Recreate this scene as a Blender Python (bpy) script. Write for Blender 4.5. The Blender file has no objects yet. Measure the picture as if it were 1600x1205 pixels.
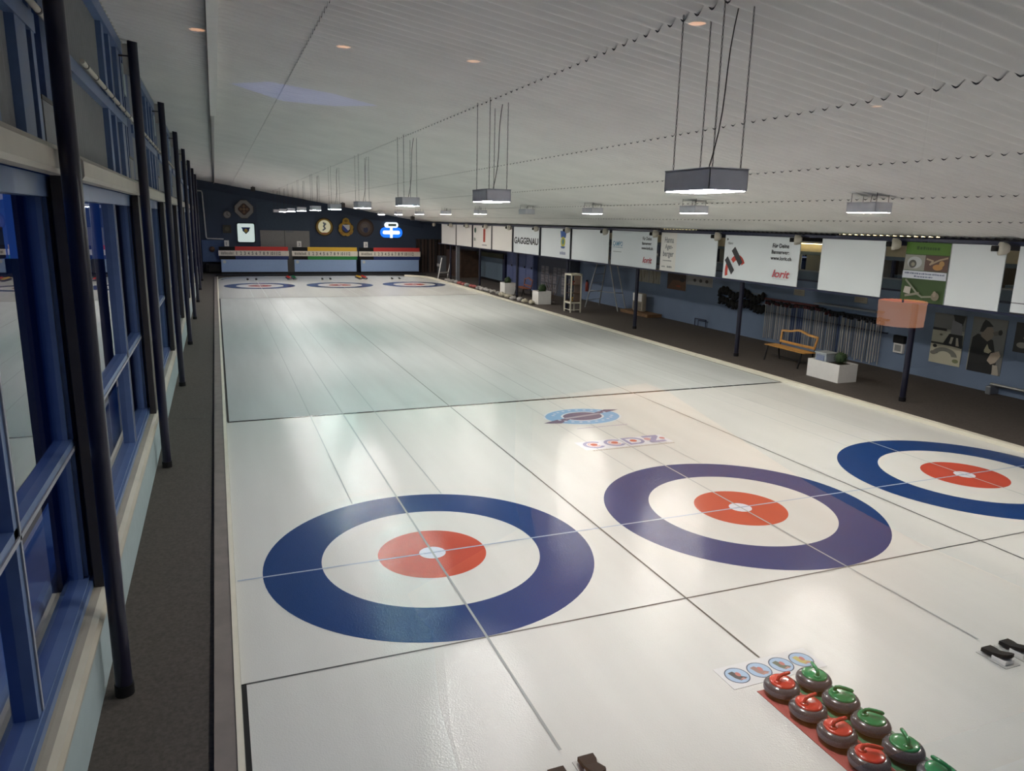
import bpy, bmesh, math, random
from mathutils import Vector, Matrix
random.seed(7)
S = bpy.context.scene
C = S.collection
PI = math.pi

# ------------------------------------------------------------------ camera
CAM = Vector((-2.0762, -7.4815, 3.6965))
YAW, PITCH, ROLL, FPX = 0.3816, 0.2192, 0.0232, 1145.8
def cam_axes():
    cy, sy, cp, sp = math.cos(YAW), math.sin(YAW), math.cos(PITCH), math.sin(PITCH)
    f = Vector((sy*cp, cy*cp, -sp)); r = Vector((cy, -sy, 0)); u = r.cross(f)
    r2 = math.cos(ROLL)*r + math.sin(ROLL)*u
    u2 = -math.sin(ROLL)*r + math.cos(ROLL)*u
    return r2, u2, f
cr, cu, cf = cam_axes()
cd = bpy.data.cameras.new('camera'); co = bpy.data.objects.new('camera', cd); C.objects.link(co)
cd.sensor_width = 36; cd.sensor_fit = 'HORIZONTAL'; cd.lens = FPX/1600*36
cd.clip_start = 0.05; cd.clip_end = 300
co.matrix_world = Matrix(((cr.x, cu.x, -cf.x, CAM.x), (cr.y, cu.y, -cf.y, CAM.y), (cr.z, cu.z, -cf.z, CAM.z), (0, 0, 0, 1)))
S.camera = co

# ------------------------------------------------------------------ world (blue dusk) and exposure
w = bpy.data.worlds.new('world'); S.world = w; w.use_nodes = True
bg = w.node_tree.nodes['Background']
bg.inputs[0].default_value = (0.045, 0.16, 0.62, 1); bg.inputs[1].default_value = 0.42
S.view_settings.view_transform = 'Standard'; S.view_settings.look = 'None'
S.view_settings.gamma = 1; S.view_settings.use_curve_mapping = False
S.view_settings.exposure = 0.0
LAMP = 215.0       # radiance of the pendant diffusers
RESTLAMP = 30.0    # gallery lights

# ------------------------------------------------------------------ materials
_m = {}
def mat(name, col, rough=0.6, metal=0.0, emit=0.0, ecol=None, var=0.06, scale=8.0, bump=0.0, bscale=60.0, spec=0.5, coat=0.0):
    if name in _m: return _m[name]
    m = bpy.data.materials.new(name); m.use_nodes = True; _m[name] = m
    nt = m.node_tree; b = nt.nodes['Principled BSDF']
    b.inputs['Roughness'].default_value = rough; b.inputs['Metallic'].default_value = metal
    b.inputs['Specular IOR Level'].default_value = spec
    b.inputs['Coat Weight'].default_value = coat
    if var > 0:
        tc = nt.nodes.new('ShaderNodeTexCoord'); n = nt.nodes.new('ShaderNodeTexNoise')
        n.inputs['Scale'].default_value = scale; n.inputs['Detail'].default_value = 4
        nt.links.new(tc.outputs['Object'], n.inputs['Vector'])
        r = nt.nodes.new('ShaderNodeValToRGB')
        r.color_ramp.elements[0].position = .3; r.color_ramp.elements[1].position = .7
        r.color_ramp.elements[0].color = tuple(max(0, c*(1-var)) for c in col)+(1,)
        r.color_ramp.elements[1].color = tuple(min(1, c*(1+var)) for c in col)+(1,)
        nt.links.new(n.outputs['Fac'], r.inputs['Fac']); nt.links.new(r.outputs['Color'], b.inputs['Base Color'])
    else:
        b.inputs['Base Color'].default_value = tuple(col)+(1,)
    if bump > 0:
        tc = nt.nodes.new('ShaderNodeTexCoord'); n2 = nt.nodes.new('ShaderNodeTexNoise'); n2.inputs['Scale'].default_value = bscale
        nt.links.new(tc.outputs['Object'], n2.inputs['Vector'])
        bp = nt.nodes.new('ShaderNodeBump'); bp.inputs['Strength'].default_value = bump; bp.inputs['Distance'].default_value = .01
        nt.links.new(n2.outputs['Fac'], bp.inputs['Height']); nt.links.new(bp.outputs['Normal'], b.inputs['Normal'])
    if emit > 0:
        b.inputs['Emission Color'].default_value = tuple(ecol or col)+(1,); b.inputs['Emission Strength'].default_value = emit
    return m
def flat(col, rough=0.6):
    return mat('paint_%d_%d_%d_%d' % (int(col[0]*255), int(col[1]*255), int(col[2]*255), int(rough*100)), col, rough, var=0)
def icemat(name, col, var=0.03, rough=0.15, spec=0.36):
    """clear pebbled ice over painted colour"""
    m = bpy.data.materials.new(name); m.use_nodes = True; nt = m.node_tree; b = nt.nodes['Principled BSDF']
    b.inputs['Roughness'].default_value = rough; b.inputs['IOR'].default_value = 1.31; b.inputs['Specular IOR Level'].default_value = spec
    g = nt.nodes.new('ShaderNodeNewGeometry')
    mp = nt.nodes.new('ShaderNodeMapping'); mp.inputs['Scale'].default_value = (1.6, 0.16, 1)
    nt.links.new(g.outputs['Position'], mp.inputs['Vector'])
    n = nt.nodes.new('ShaderNodeTexNoise'); n.inputs['Scale'].default_value = 1.3; n.inputs['Detail'].default_value = 6
    nt.links.new(mp.outputs['Vector'], n.inputs['Vector'])
    r = nt.nodes.new('ShaderNodeValToRGB'); r.color_ramp.elements[0].position = .35; r.color_ramp.elements[1].position = .65
    r.color_ramp.elements[0].color = tuple(c*(1-var) for c in col)+(1,); r.color_ramp.elements[1].color = tuple(min(1, c*(1+var)) for c in col)+(1,)
    nt.links.new(n.outputs['Fac'], r.inputs['Fac']); nt.links.new(r.outputs['Color'], b.inputs['Base Color'])
    v = nt.nodes.new('ShaderNodeTexVoronoi'); v.inputs['Scale'].default_value = 75
    nt.links.new(g.outputs['Position'], v.inputs['Vector'])
    bp = nt.nodes.new('ShaderNodeBump'); bp.inputs['Strength'].default_value = 0.30; bp.inputs['Distance'].default_value = .004
    nt.links.new(v.outputs['Distance'], bp.inputs['Height']); nt.links.new(bp.outputs['Normal'], b.inputs['Normal'])
    return m
def glassmat(name, k=1.0, tint=(1, 1, 1), ior=1.5):
    """thin window pane: clear, with the mirror share given by Fresnel"""
    m = bpy.data.materials.new(name); m.use_nodes = True; nt = m.node_tree; nt.nodes.remove(nt.nodes['Principled BSDF'])
    out = nt.nodes['Material Output']; t = nt.nodes.new('ShaderNodeBsdfTransparent'); t.inputs[0].default_value = tint+(1,)
    g = nt.nodes.new('ShaderNodeBsdfGlossy'); g.inputs['Roughness'].default_value = 0.0
    f = nt.nodes.new('ShaderNodeFresnel'); f.inputs['IOR'].default_value = ior
    mu = nt.nodes.new('ShaderNodeMath'); mu.operation = 'MULTIPLY'; mu.inputs[1].default_value = k; mu.use_clamp = True
    mx = nt.nodes.new('ShaderNodeMixShader')
    nt.links.new(f.outputs[0], mu.inputs[0]); nt.links.new(mu.outputs[0], mx.inputs[0])
    nt.links.new(t.outputs[0], mx.inputs[1]); nt.links.new(g.outputs[0], mx.inputs[2]); nt.links.new(mx.outputs[0], out.inputs[0])
    return m

M = dict(
    ceil=mat('corrugated_sheet_white', (.84, .82, .785), .55, var=.05, scale=1.2),
    seam=mat('sheet_lap_shade', (.06, .06, .065), .8),  # dark colour standing in for shade at the ceiling sheet laps
    navy=mat('navy_paint', (.012, .016, .05), .35),
    navy2=mat('dark_blue_post', (.010, .010, .026), .3),
    wallb=mat('far_wall_blue', (.062, .088, .140), .7, var=.05, scale=.7),
    wallr=mat('side_wall_blue', (.165, .22, .325), .75, var=.08, scale=1.1),
    frameb=mat('window_frame_blue', (.10, .16, .31), .35),
    pier=mat('pier_blue', (.05, .085, .18), .6),
    clad=mat('grey_cladding', (.20, .21, .22), .6),
    lowwall=mat('pale_blue_wall', (.36, .44, .46), .6, var=.04),
    cream=mat('cream_paint', (.50, .47, .40), .5, var=.05, scale=3),
    sill=mat('cream_sill', (.41, .38, .31), .45, var=.08, scale=3),
    curb=mat('cream_curb', (.74, .70, .58), .5, var=.05, scale=3),
    plank=mat('grey_brown_plank', (.20, .17, .155), .6, var=.12, scale=5),
    carpet=mat('dark_carpet', (.075, .064, .056), .95, var=.25, scale=35, bump=.3, bscale=250),
    carpetr=mat('brown_carpet', (.072, .058, .050), .95, var=.2, scale=25, bump=.3, bscale=250),
    black=mat('black_rubber', (.010, .010, .011), .65, spec=.25),
    brown=mat('dark_brown_rail', (.035, .03, .027), .5),
    alu=mat('aluminium', (.45, .45, .44), .35, metal=.8),
    steel=mat('grey_steel', (.22, .23, .25), .4, metal=.3),
    housing=mat('lamp_housing_grey', (.74, .74, .80), .45),
    white=mat('white_plastic', (.82, .80, .77), .45, var=.03),
    banner=mat('banner_white', (.70, .745, .77), .5, var=.02, scale=1),
    bannerw=mat('banner_warm_white', (.76, .74, .70), .5, var=.02, scale=1),
    wood=mat('honey_wood', (.60, .30, .07), .4, var=.2, scale=6),
    wood2=mat('dark_wood', (.09, .05, .03), .6, var=.25, scale=4),
    redwood=mat('reddish_wood', (.30, .09, .04), .5, var=.2, scale=6),
    leaf=mat('leaf_green', (.03, .06, .02), .7, var=.4, scale=15),
    granite=mat('grey_granite', (.07, .07, .08), .22, var=.35, scale=120, coat=.3),
    granite2=mat('granite_striking_band', (.13, .13, .155), .5, var=.25, scale=120),
    redp=mat('red_plastic', (.55, .035, .02), .25, var=.04, coat=.4),
    greenp=mat('green_plastic', (.005, .22, .07), .25, var=.04, coat=.4),
    scoreblue=mat('scoreboard_blue', (.33, .47, .74), .5, var=.03),
    signgold=mat('gold_paint', (.55, .33, .03), .4, var=.15, scale=6),
    snow=mat('snow', (.75, .78, .8), .8),
    asphalt=mat('dark_ground', (.05, .05, .06), .9),
)
ICE = icemat('ice_white', (.66, .66, .63))
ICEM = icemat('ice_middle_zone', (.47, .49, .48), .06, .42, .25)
ICE_BLUE = icemat('ice_blue_ring', (.012, .045, .165))
ICE_RED = icemat('ice_red_ring', (.50, .075, .045))
ICE_WHITE = icemat('ice_button_white', (.70, .72, .80))
ICE_LINE = icemat('ice_black_line', (.025, .028, .026))
ICE_THIN = icemat('ice_grey_line', (.11, .11, .105), rough=.3, spec=.3)
ICE_PALE = icemat('ice_pale_line', (.33, .35, .35), rough=.4, spec=.25)
ICE_TEE = icemat('ice_tee_line', (.40, .47, .58))
GLASS = glassmat('window_glass', 1.6, (.55, .7, .95))
PANE = glassmat('gallery_pane', 1.9, (.99, .99, .99))

# ------------------------------------------------------------------ mesh builder
class MB:
    def __init__(s): s.v = []; s.f = []; s.m = []; s.mats = []; s.sm = []
    def mi(s, m):
        if m not in s.mats: s.mats.append(m)
        return s.mats.index(m)
    def add(s, vs, fs, m, smooth=False):
        o = len(s.v); s.v += [tuple(v) for v in vs]; k = s.mi(m)
        for f in fs: s.f.append([o+i for i in f]); s.m.append(k); s.sm.append(smooth)
        return s
    def box(s, x0, x1, y0, y1, z0, z1, m, bev=0.0):
        if bev > 0:
            b = bmesh.new(); bmesh.ops.create_cube(b, size=1)
            for v in b.verts: v.co = Vector(((x0+x1)/2+v.co.x*(x1-x0), (y0+y1)/2+v.co.y*(y1-y0), (z0+z1)/2+v.co.z*(z1-z0)))
            bmesh.ops.bevel(b, geom=b.edges[:], offset=bev, segments=2, affect='EDGES', profile=.5)
            b.verts.index_update(); s.add([v.co[:] for v in b.verts], [[v.index for v in f.verts] for f in b.faces], m); b.free(); return s
        vs = [(x, y, z) for z in (z0, z1) for y in (y0, y1) for x in (x0, x1)]
        return s.add(vs, [(0, 2, 3, 1), (4, 5, 7, 6), (0, 1, 5, 4), (2, 6, 7, 3), (0, 4, 6, 2), (1, 3, 7, 5)], m)
    def tube(s, pts, r, m, n=10, cap=True, smooth=True):
        pts = [Vector(p) for p in pts]; rs = r if isinstance(r, (list, tuple)) else [r]*len(pts)
        rings = []; a = None
        for i, p in enumerate(pts):
            d = (pts[min(i+1, len(pts)-1)]-pts[max(i-1, 0)]).normalized()
            if a is None: a = d.orthogonal().normalized()
            else:
                a = (a - d*a.dot(d)).normalized()
            b = d.cross(a)
            rings.append([p + rs[i]*(math.cos(2*PI*k/n)*a+math.sin(2*PI*k/n)*b) for k in range(n)])
        vs = [v for R in rings for v in R]; fs = []
        for i in range(len(pts)-1):
            for k in range(n): fs.append((i*n+k, i*n+(k+1) % n, (i+1)*n+(k+1) % n, (i+1)*n+k))
        s.add(vs, fs, m, smooth)
        if cap:
            s.add(rings[0], [list(range(n))[::-1]], m); s.add(rings[-1], [list(range(n))], m)
        return s
    def lathe(s, prof, m, n=32, c=(0, 0, 0), smooth=True, axis='z'):
        vs = []
        for r, z in prof:
            for k in range(n):
                a = 2*PI*k/n; x, y = r*math.cos(a), r*math.sin(a)
                q = (x, y, z) if axis == 'z' else ((z, x, y) if axis == 'x' else (x, z, y))
                vs.append((c[0]+q[0], c[1]+q[1], c[2]+q[2]))
        fs = [(i*n+k, i*n+(k+1) % n, (i+1)*n+(k+1) % n, (i+1)*n+k) for i in range(len(prof)-1) for k in range(n)]
        return s.add(vs, fs, m, smooth)
    def blob(s, c, r, m, n=12, jit=0.15, sq=(1, 1, 1)):
        b = bmesh.new(); bmesh.ops.create_icosphere(b, subdivisions=2, radius=1)
        for v in b.verts:
            k = 1+random.uniform(-jit, jit); v.co = Vector((c[0]+v.co.x*r*k*sq[0], c[1]+v.co.y*r*k*sq[1], c[2]+v.co.z*r*k*sq[2]))
        b.verts.index_update(); s.add([v.co[:] for v in b.verts], [[v.index for v in f.verts] for f in b.faces], m, True); b.free(); return s
    def prism(s, poly, z0, z1, m):
        n = len(poly); vs = [(x, y, z0) for x, y in poly]+[(x, y, z1) for x, y in poly]
        fs = [list(range(n))[::-1], list(range(n, 2*n))]+[(i, (i+1) % n, n+(i+1) % n, n+i) for i in range(n)]
        return s.add(vs, fs, m)
    def mesh(s, name, off=(0, 0, 0)):
        me = bpy.data.meshes.new(name)
        me.from_pydata([(v[0]-off[0], v[1]-off[1], v[2]-off[2]) for v in s.v], [], s.f)
        for m in s.mats: me.materials.append(m)
        me.polygons.foreach_set('material_index', s.m); me.polygons.foreach_set('use_smooth', s.sm); me.update()
        b = bmesh.new(); b.from_mesh(me); bmesh.ops.recalc_face_normals(b, faces=b.faces); b.to_mesh(me); b.free()
        return me
def top(name, mb, label=None, cat=None, group=None, kind=None, loc=None):
    """a one-mesh thing (or a piece of the setting); mb in world coordinates"""
    if loc is None:
        xs = [v[0] for v in mb.v]; ys = [v[1] for v in mb.v]; zs = [v[2] for v in mb.v]
        loc = ((min(xs)+max(xs))/2, (min(ys)+max(ys))/2, min(zs))
    o = bpy.data.objects.new(name, mb.mesh(name, loc)); C.objects.link(o); o.location = loc
    if label: o['label'] = label
    if cat: o['category'] = cat
    if group: o['group'] = group
    if kind: o['kind'] = kind
    return o
def struct(name, mb, label=None): return top(name, mb, label, kind='structure')
def thing(name, label, cat, loc, rz=0, group=None, kind=None):
    o = bpy.data.objects.new(name, None); C.objects.link(o); o.location = loc; o.rotation_euler = (0, 0, rz); o.empty_display_size = .1
    if label: o['label'] = label
    if cat: o['category'] = cat
    if group: o['group'] = group
    if kind: o['kind'] = kind
    return o
def part(name, mb, parent, world=False, label=None, root=None):
    """child mesh; local coordinates unless world=True (unrotated root)"""
    off = (0, 0, 0)
    if world:
        r = root or parent; off = r.location
    o = bpy.data.objects.new(name, mb.mesh(name, off)); C.objects.link(o); o.parent = parent
    if label: o['label'] = label
    return o
def dup(root, loc, rz=None, label=None, group=None, cat=None):
    r = root.copy(); C.objects.link(r); r.location = loc
    if rz is not None: r.rotation_euler = (0, 0, rz)
    if label: r['label'] = label
    if group: r['group'] = group
    def rec(src, dst):
        for ch in list(src.children):
            c = ch.copy(); C.objects.link(c); c.parent = dst; rec(ch, c)
    rec(root, r)
    return r

# ------------------------------------------------------------------ flat artwork on a plane
_tc = {}
def text_geo(t):
    if t in _tc: return _tc[t]
    cu = bpy.data.curves.new('t', 'FONT'); cu.body = t; cu.size = 1; cu.resolution_u = 3; cu.offset = .022
    o = bpy.data.objects.new('t', cu); C.objects.link(o); bpy.context.view_layer.update()
    e = o.evaluated_get(bpy.context.evaluated_depsgraph_get()); me = e.to_mesh()
    vs = [v.co[:2] for v in me.vertices]; fs = [list(p.vertices) for p in me.polygons]
    e.to_mesh_clear(); bpy.data.objects.remove(o); bpy.data.curves.remove(cu)
    _tc[t] = (vs, fs); return vs, fs
class Art:
    """draws on a plane: origin o (lower left), u, v axes in metres, n outward normal"""
    def __init__(s, mb, o, u, v, n, eps=.0015, mf=None):
        s.mb = mb; s.o = Vector(o); s.u = Vector(u); s.v = Vector(v); s.n = Vector(n); s.k = 0; s.eps = eps; s.mf = mf or flat
    def P(s, a, b): return s.o+s.u*a+s.v*b+s.n*(s.eps*s.k)
    def poly(s, pts, col):
        s.k += 1; s.mb.add([s.P(a, b) for a, b in pts], [list(range(len(pts)))], s.m(col))
    def m(s, col): return col if isinstance(col, bpy.types.Material) else s.mf(col)
    def rect(s, a0, b0, a1, b1, col): s.poly([(a0, b0), (a1, b0), (a1, b1), (a0, b1)], col)
    def ell(s, a, b, ra, rb, col, n=28, rot=0):
        c, d = math.cos(rot), math.sin(rot)
        s.poly([(a+ra*math.cos(t)*c-rb*math.sin(t)*d, b+ra*math.cos(t)*d+rb*math.sin(t)*c) for t in [2*PI*k/n for k in range(n)]], col)
    def arc(s, a, b, r0, r1, t0, t1, col, n=20, ry=1.0):
        s.k += 1; vs = []; m = s.m(col)
        for k in range(n+1):
            t = t0+(t1-t0)*k/n
            vs += [s.P(a+r0*math.cos(t), b+ry*r0*math.sin(t)), s.P(a+r1*math.cos(t), b+ry*r1*math.sin(t))]
        s.mb.add(vs, [(2*k, 2*k+1, 2*k+3, 2*k+2) for k in range(n)], m)
    def stroke(s, pts, wd, col):
        for i in range(len(pts)-1):
            p, q = Vector(pts[i]), Vector(pts[i+1]); d = (q-p).normalized(); nn = Vector((-d.y, d.x))*wd/2; e = d*wd*.3
            s.poly([tuple(p-nn-e), tuple(q-nn+e), tuple(q+nn+e), tuple(p+nn-e)], col)
            s.k -= .7
        s.k += 1
    def text(s, t, a, b, h, col, width=None, shear=0.0):
        vs, fs = text_geo(t); x0 = min(v[0] for v in vs); x1 = max(v[0] for v in vs)
        y1 = max(v[1] for v in vs); sx = h/.72; kx = sx if width is None else width/(x1-x0)
        s.k += 1; s.mb.add([s.P(a+(x-x0)*kx+y*shear, b+y*sx) for x, y in vs], fs, s.m(col))
    def squig(s, a, b, w_, h, col, n=9):
        x = a; s.k += 1
        while x < a+w_:
            l = random.uniform(.4, 1.2)*w_/n; hh = h*random.uniform(.7, 1)
            e = min(x+l*.75, a+w_)
            s.mb.add([s.P(x, b), s.P(e, b), s.P(e, b+hh), s.P(x, b+hh)], [(0, 1, 2, 3)], s.m(col)); x += l

def zc(x): return 5.94-.157*(x+2.9)      # ceiling height

# ================================================================== SETTING
Y0, Y1 = -7.0, 45.5
struct('floor', MB().box(-3.15, -2.0, Y0, Y1, -.1, 0, M['carpet']).box(-2.0, 17.0, Y0, Y1, -.1, 0, M['carpetr']))
# ice slab with rounded far corners
XL, XR, YE = -2.10, 10.65, 41.75
def outline(xl, xr, ye, y0, r):
    p = [(xl, y0), (xr, y0)]
    for k in range(13): a = PI/2*k/12; p.append((xr-r+r*math.cos(a), ye-r+r*math.sin(a)))
    for k in range(13): a = PI/2+PI/2*k/12; p.append((xl+r*.8+r*.8*math.cos(a), ye-r*.8+r*.8*math.sin(a)))
    return p
ice = MB().prism(outline(XL, XR, YE, -6.6, 3.0), .001, .010, ICE)
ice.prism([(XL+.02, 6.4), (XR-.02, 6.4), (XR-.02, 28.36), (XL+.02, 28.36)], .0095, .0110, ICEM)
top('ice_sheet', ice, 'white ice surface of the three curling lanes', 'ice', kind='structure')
# curbs
def ribbon(mb, path, wd, z0, z1, m):
    n = len(path); P = [Vector((a, b)) for a, b in path]; L = []; R = []
    for i in range(n):
        d = (P[min(i+1, n-1)]-P[max(i-1, 0)]).normalized(); nn = Vector((d.y, -d.x))
        L.append(P[i]); R.append(P[i]+nn*wd)
    for i in range(n-1):
        a, b, c, d = L[i], L[i+1], R[i+1], R[i]
        mb.add([(a.x, a.y, z0), (b.x, b.y, z0), (c.x, c.y, z0), (d.x, d.y, z0), (a.x, a.y, z1), (b.x, b.y, z1), (c.x, c.y, z1), (d.x, d.y, z1)],
               [(0, 3, 2, 1), (4, 5, 6, 7), (0, 1, 5, 4), (1, 2, 6, 5), (2, 3, 7, 6), (3, 0, 4, 7)], m)
ol = outline(XL, XR, YE, -6.6, 3.0)
cb = MB(); ribbon(cb, [(XR, -6.6), (XR, 10.0)], .13, .0, .085, M['curb']); ribbon(cb, [(XR, 10.02), (XR, 28.0)], .13, .0, .08, M['curb'])
ribbon(cb, [(XR+.02, 28.02), (XR+.02, 38.7)]+[(a+.02, b) for a, b in ol[2:10]], .16, .0, .10, M['curb'])
struct('trim_1', cb)
ck = MB(); ribbon(ck, [(XR+.14, -6.6), (XR+.14, 38.0)], .035, .0, .045, M['black']); struct('trim_2', ck)
cl = MB().box(-2.30, -2.152, -6.6, 41.0, 0, .042, M['plank']).box(-2.15, -2.102, -6.6, 41.0, 0, .05, M['curb'])
cl.box(-2.099, -2.06, -6.6, -1.84, .0101, .013, M['black'])
struct('trim_3', cl)
fe = MB().box(-2.2, 11.2, 42.0, 43.2, 0, .05, M['black']); struct('trim_4', fe)

# ---- curling houses and lines
Wd, D = 4.2844, 34.7645
def ringmesh(r0, r1, z, m, n=96):
    mb = MB()
    if r0 == 0: mb.add([(r1*math.cos(2*PI*k/n), r1*math.sin(2*PI*k/n), z) for k in range(n)], [list(range(n))], m)
    else:
        vs = []
        for k in range(n):
            a = 2*PI*k/n; vs += [(r0*math.cos(a), r0*math.sin(a), z), (r1*math.cos(a), r1*math.sin(a), z)]
        mb.add(vs, [(2*k, 2*k+1, (2*k+3) % (2*n), (2*k+2) % (2*n)) for k in range(n)], m)
    return mb
h0 = None
names = {(0, 0): 'large blue and red curling target nearest on the left lane', (1, 0): 'blue and red curling target nearest on the middle lane',
         (2, 0): 'blue and red curling target cut by the right picture edge', (0, 1): 'far curling target in front of the left red scoreboard',
         (1, 1): 'far curling target in front of the yellow and green scoreboard', (2, 1): 'far curling target in front of the right red scoreboard'}
for j in (0, 1):
    for i in range(3):
        loc = (i*Wd, j*D, .0112)
        if h0 is None:
            h0 = thing('curling_house', names[0, 0], 'curling target', loc, group='curling targets painted in the ice')
            part('outer_ring', ringmesh(1.22, 1.83, 0, ICE_BLUE), h0, label='blue ring')
            part('inner_ring', ringmesh(.15, .61, 0, ICE_RED), h0, label='red ring')
            bt = part('button', ringmesh(0, .15, .0006, ICE_WHITE), h0, label='white centre')
            lg = MB(); lg.add([(-.10, -.016, .0014), (.10, -.016, .0014), (.10, .016, .0014), (-.10, .016, .0014)], [(0, 1, 2, 3)], icemat('button_writing', (.35, .36, .62)))
            part('lettering', lg, bt)
        else:
            dup(h0, loc, 0, names[i, j])
def arcline(cx, cy, r, t0, t1, label):
    mb = MB(); vs = []
    for k in range(25):
        t = t0+(t1-t0)*k/24; vs += [(cx+r*math.cos(t), cy+r*math.sin(t), .0128), (cx+(r+.16)*math.cos(t), cy+(r+.16)*math.sin(t), .0128)]
    mb.add(vs, [(2*k, 2*k+1, 2*k+3, 2*k+2) for k in range(24)], icemat('ice_corner_line', (.12, .15, .14)))
    top('corner_line', mb, label, 'ice line')
arcline(XR-3.0, YE-3.0, 2.55, .15, PI/2, 'dark curved line at the far right corner of the ice')
arcline(XL+2.7, YE-3.0, 2.45, PI/2, PI-.1, 'dark curved line at the far left corner of the ice')
def line(name, x0, x1, y0, y1, m, label, z=.0125, group=None):
    mb = MB(); mb.add([(x0, y0, z), (x1, y0, z), (x1, y1, z), (x0, y1, z)], [(0, 1, 2, 3)], m)
    return top(name, mb, label, 'ice line', group)
line('hog_line', XL+.02, XR-.02, 6.37, 6.46, ICE_LINE, 'thick black line across all lanes before the large targets')
line('hog_line', XL+.02, XR-.02, 28.30, 28.40, ICE_THIN, 'grey line across all lanes in front of the far targets')
line('side_line', XL+.01, XL+.05, 6.45, 28.3, ICE_LINE, 'black line along the left edge of the middle ice')
line('side_line', XR-.05, XR-.01, 6.45, 28.3, ICE_LINE, 'black line along the right edge of the middle ice')
line('back_line', XL+.02, XR, -1.855, -1.835, ICE_THIN, 'thin dark line touching the near side of the large targets', .0130)
line('back_line', XL+.02, XR, D+1.83, D+1.86, ICE_PALE, 'thin line behind the far targets', .0130)
line('tee_line', XL+.02, XR, -.012, .012, ICE_TEE, 'pale line crossing the centres of the large targets', .0133)
for i in range(2):
    line('lane_divider', (i+.5)*Wd-.011, (i+.5)*Wd+.011, -2.95, 41.5, ICE_THIN, ['dark divider line between the left and middle lanes', 'dark divider line between the middle and right lanes'][i], .0136)
for i in range(3):
    nm = ['left', 'middle', 'right'][i]
    line('centre_line', i*Wd-.012, i*Wd+.012, -3.4, 40, ICE_PALE, 'faint centre line of the %s lane' % nm, .0139)
    for s in (-1, 1):
        line('guide_line', i*Wd+s*.61-.008, i*Wd+s*.61+.008, 1.75, 33.0, ICE_PALE, 'faint guide line %s of the %s lane centre' % ('left' if s < 0 else 'right', nm), .0139)

# ---- painted logos in the ice
def icepaint(c):
    k = 'icp%02x%02x%02x' % tuple(int(x*255) for x in c)
    if k not in _m: _m[k] = icemat(k, c)
    return _m[k]
mb = MB(); a = Art(mb, (4.40, 4.91, .0130), (1, 0, 0), (0, 1, 0), (0, 0, 1), .0006, icepaint)
LB = (.22, .42, .66); DP = (.13, .11, .19)
a.ell(0, 0, .80, .60, (.66, .70, .74), 48); a.ell(0, 0, .76, .56, LB, 48); a.ell(.0, .0, .44, .33, (.62, .66, .72), 40); a.ell(0, 0, .40, .29, DP, 40)
a.poly([(-.95, -.27), (-.62, -.36), (-.3, -.12), (.62, .14), (.95, .27), (.66, .34), (.3, .14), (-.62, -.12)], DP)
a.poly([(-.42, -.13), (.42, .04), (.42, .13), (-.42, -.03)], (.34, .31, .37))
for t in range(10):
    an = .35+t*.27; a.rect(.60*math.cos(an)-.03, .44*math.sin(an)-.03, .60*math.cos(an)+.03, .44*math.sin(an)+.03, (.5, .6, .75))
    a.rect(.60*math.cos(an+PI)-.03, .44*math.sin(an+PI)-.03, .60*math.cos(an+PI)+.03, .44*math.sin(an+PI)+.03, (.5, .6, .75))
a.k = 1; a.squig(-.5, -.80, 1.05, .05, (.45, .40, .50), 22)
top('ice_logo', mb, 'round light blue logo with dark diagonal banner painted in the ice', 'ice logo')
mb = MB(); a = Art(mb, (3.50, 2.93, .0130), (1, 0, 0), (0, 1, 0), (0, 0, 1), .0006, icepaint)
a.rect(-.05, -.03, 1.66, .42, (.72, .73, .78))
LV = (.33, .33, .50); RD = (.62, .17, .12)
for cx in (.22, .62):
    a.arc(cx, .21, .13, .19, .6, 2*PI-.6, LV, 28); a.arc(cx, .21, .08, .115, .5, 2*PI-.5, (.72, .45, .45), 24); a.ell(cx, .21, .065, .065, RD, 18)
a.arc(1.0, .21, .13, .19, -PI/2, PI/2, LV, 20); a.rect(.83, .02, .89, .40, LV); a.rect(.86, .34, 1.0, .40, LV); a.rect(.86, .02, 1.0, .08, LV); a.ell(.99, .21, .065, .065, RD, 18)
a.poly([(1.25, .40), (1.56, .40), (1.56, .32), (1.38, .10), (1.56, .10), (1.56, .02), (1.25, .02), (1.25, .10), (1.43, .32), (1.25, .32)], LV)
a.ell(1.28, .22, .06, .07, (.62, .35, .35), 14); a.ell(1.57, .2, .05, .06, (.62, .3, .3), 14)
a.k = 1; a.squig(.05, -.11, 1.6, .05, (.42, .38, .34), 34)
top('ice_logo', mb, 'lettered logo of red and violet letters painted below the round logo', 'ice logo')

# ---- ceiling of corrugated sheets
seams = [-3.1, -.93, 1.42, 3.75, 5.95, 8.05, 10.10, 11.95]
pitch, amp = .18, .030
cm = MB(); NS = int((Y1-Y0)/pitch*8)
for k in range(len(seams)-1):
    xa = seams[k]-(.06 if k else 0); xb = seams[k+1]; drop = .0
    vs = []
    for i in range(NS+1):
        y = Y0+(Y1-Y0)*i/NS; wv = amp*math.cos(2*PI*(y+.03)/pitch)
        # each sheet's upper end hangs just under its neighbour
        vs += [(xa, y, zc(xa)+wv-.016), (xb, y, zc(xb)+wv)]
    cm.add(vs, [(2*i, 2*i+1, 2*i+3, 2*i+2) for i in range(NS)], M['ceil'], True)
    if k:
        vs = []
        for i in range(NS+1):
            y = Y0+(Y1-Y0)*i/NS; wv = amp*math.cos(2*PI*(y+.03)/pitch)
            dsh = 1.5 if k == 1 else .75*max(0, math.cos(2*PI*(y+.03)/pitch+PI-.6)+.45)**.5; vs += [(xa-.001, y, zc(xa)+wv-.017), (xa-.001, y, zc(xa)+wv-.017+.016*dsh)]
        cm.add(vs, [(2*i, 2*i+1, 2*i+3, 2*i+2) for i in range(NS)], M['seam'])  # shade under each lap painted as dark dashes along the waves
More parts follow.
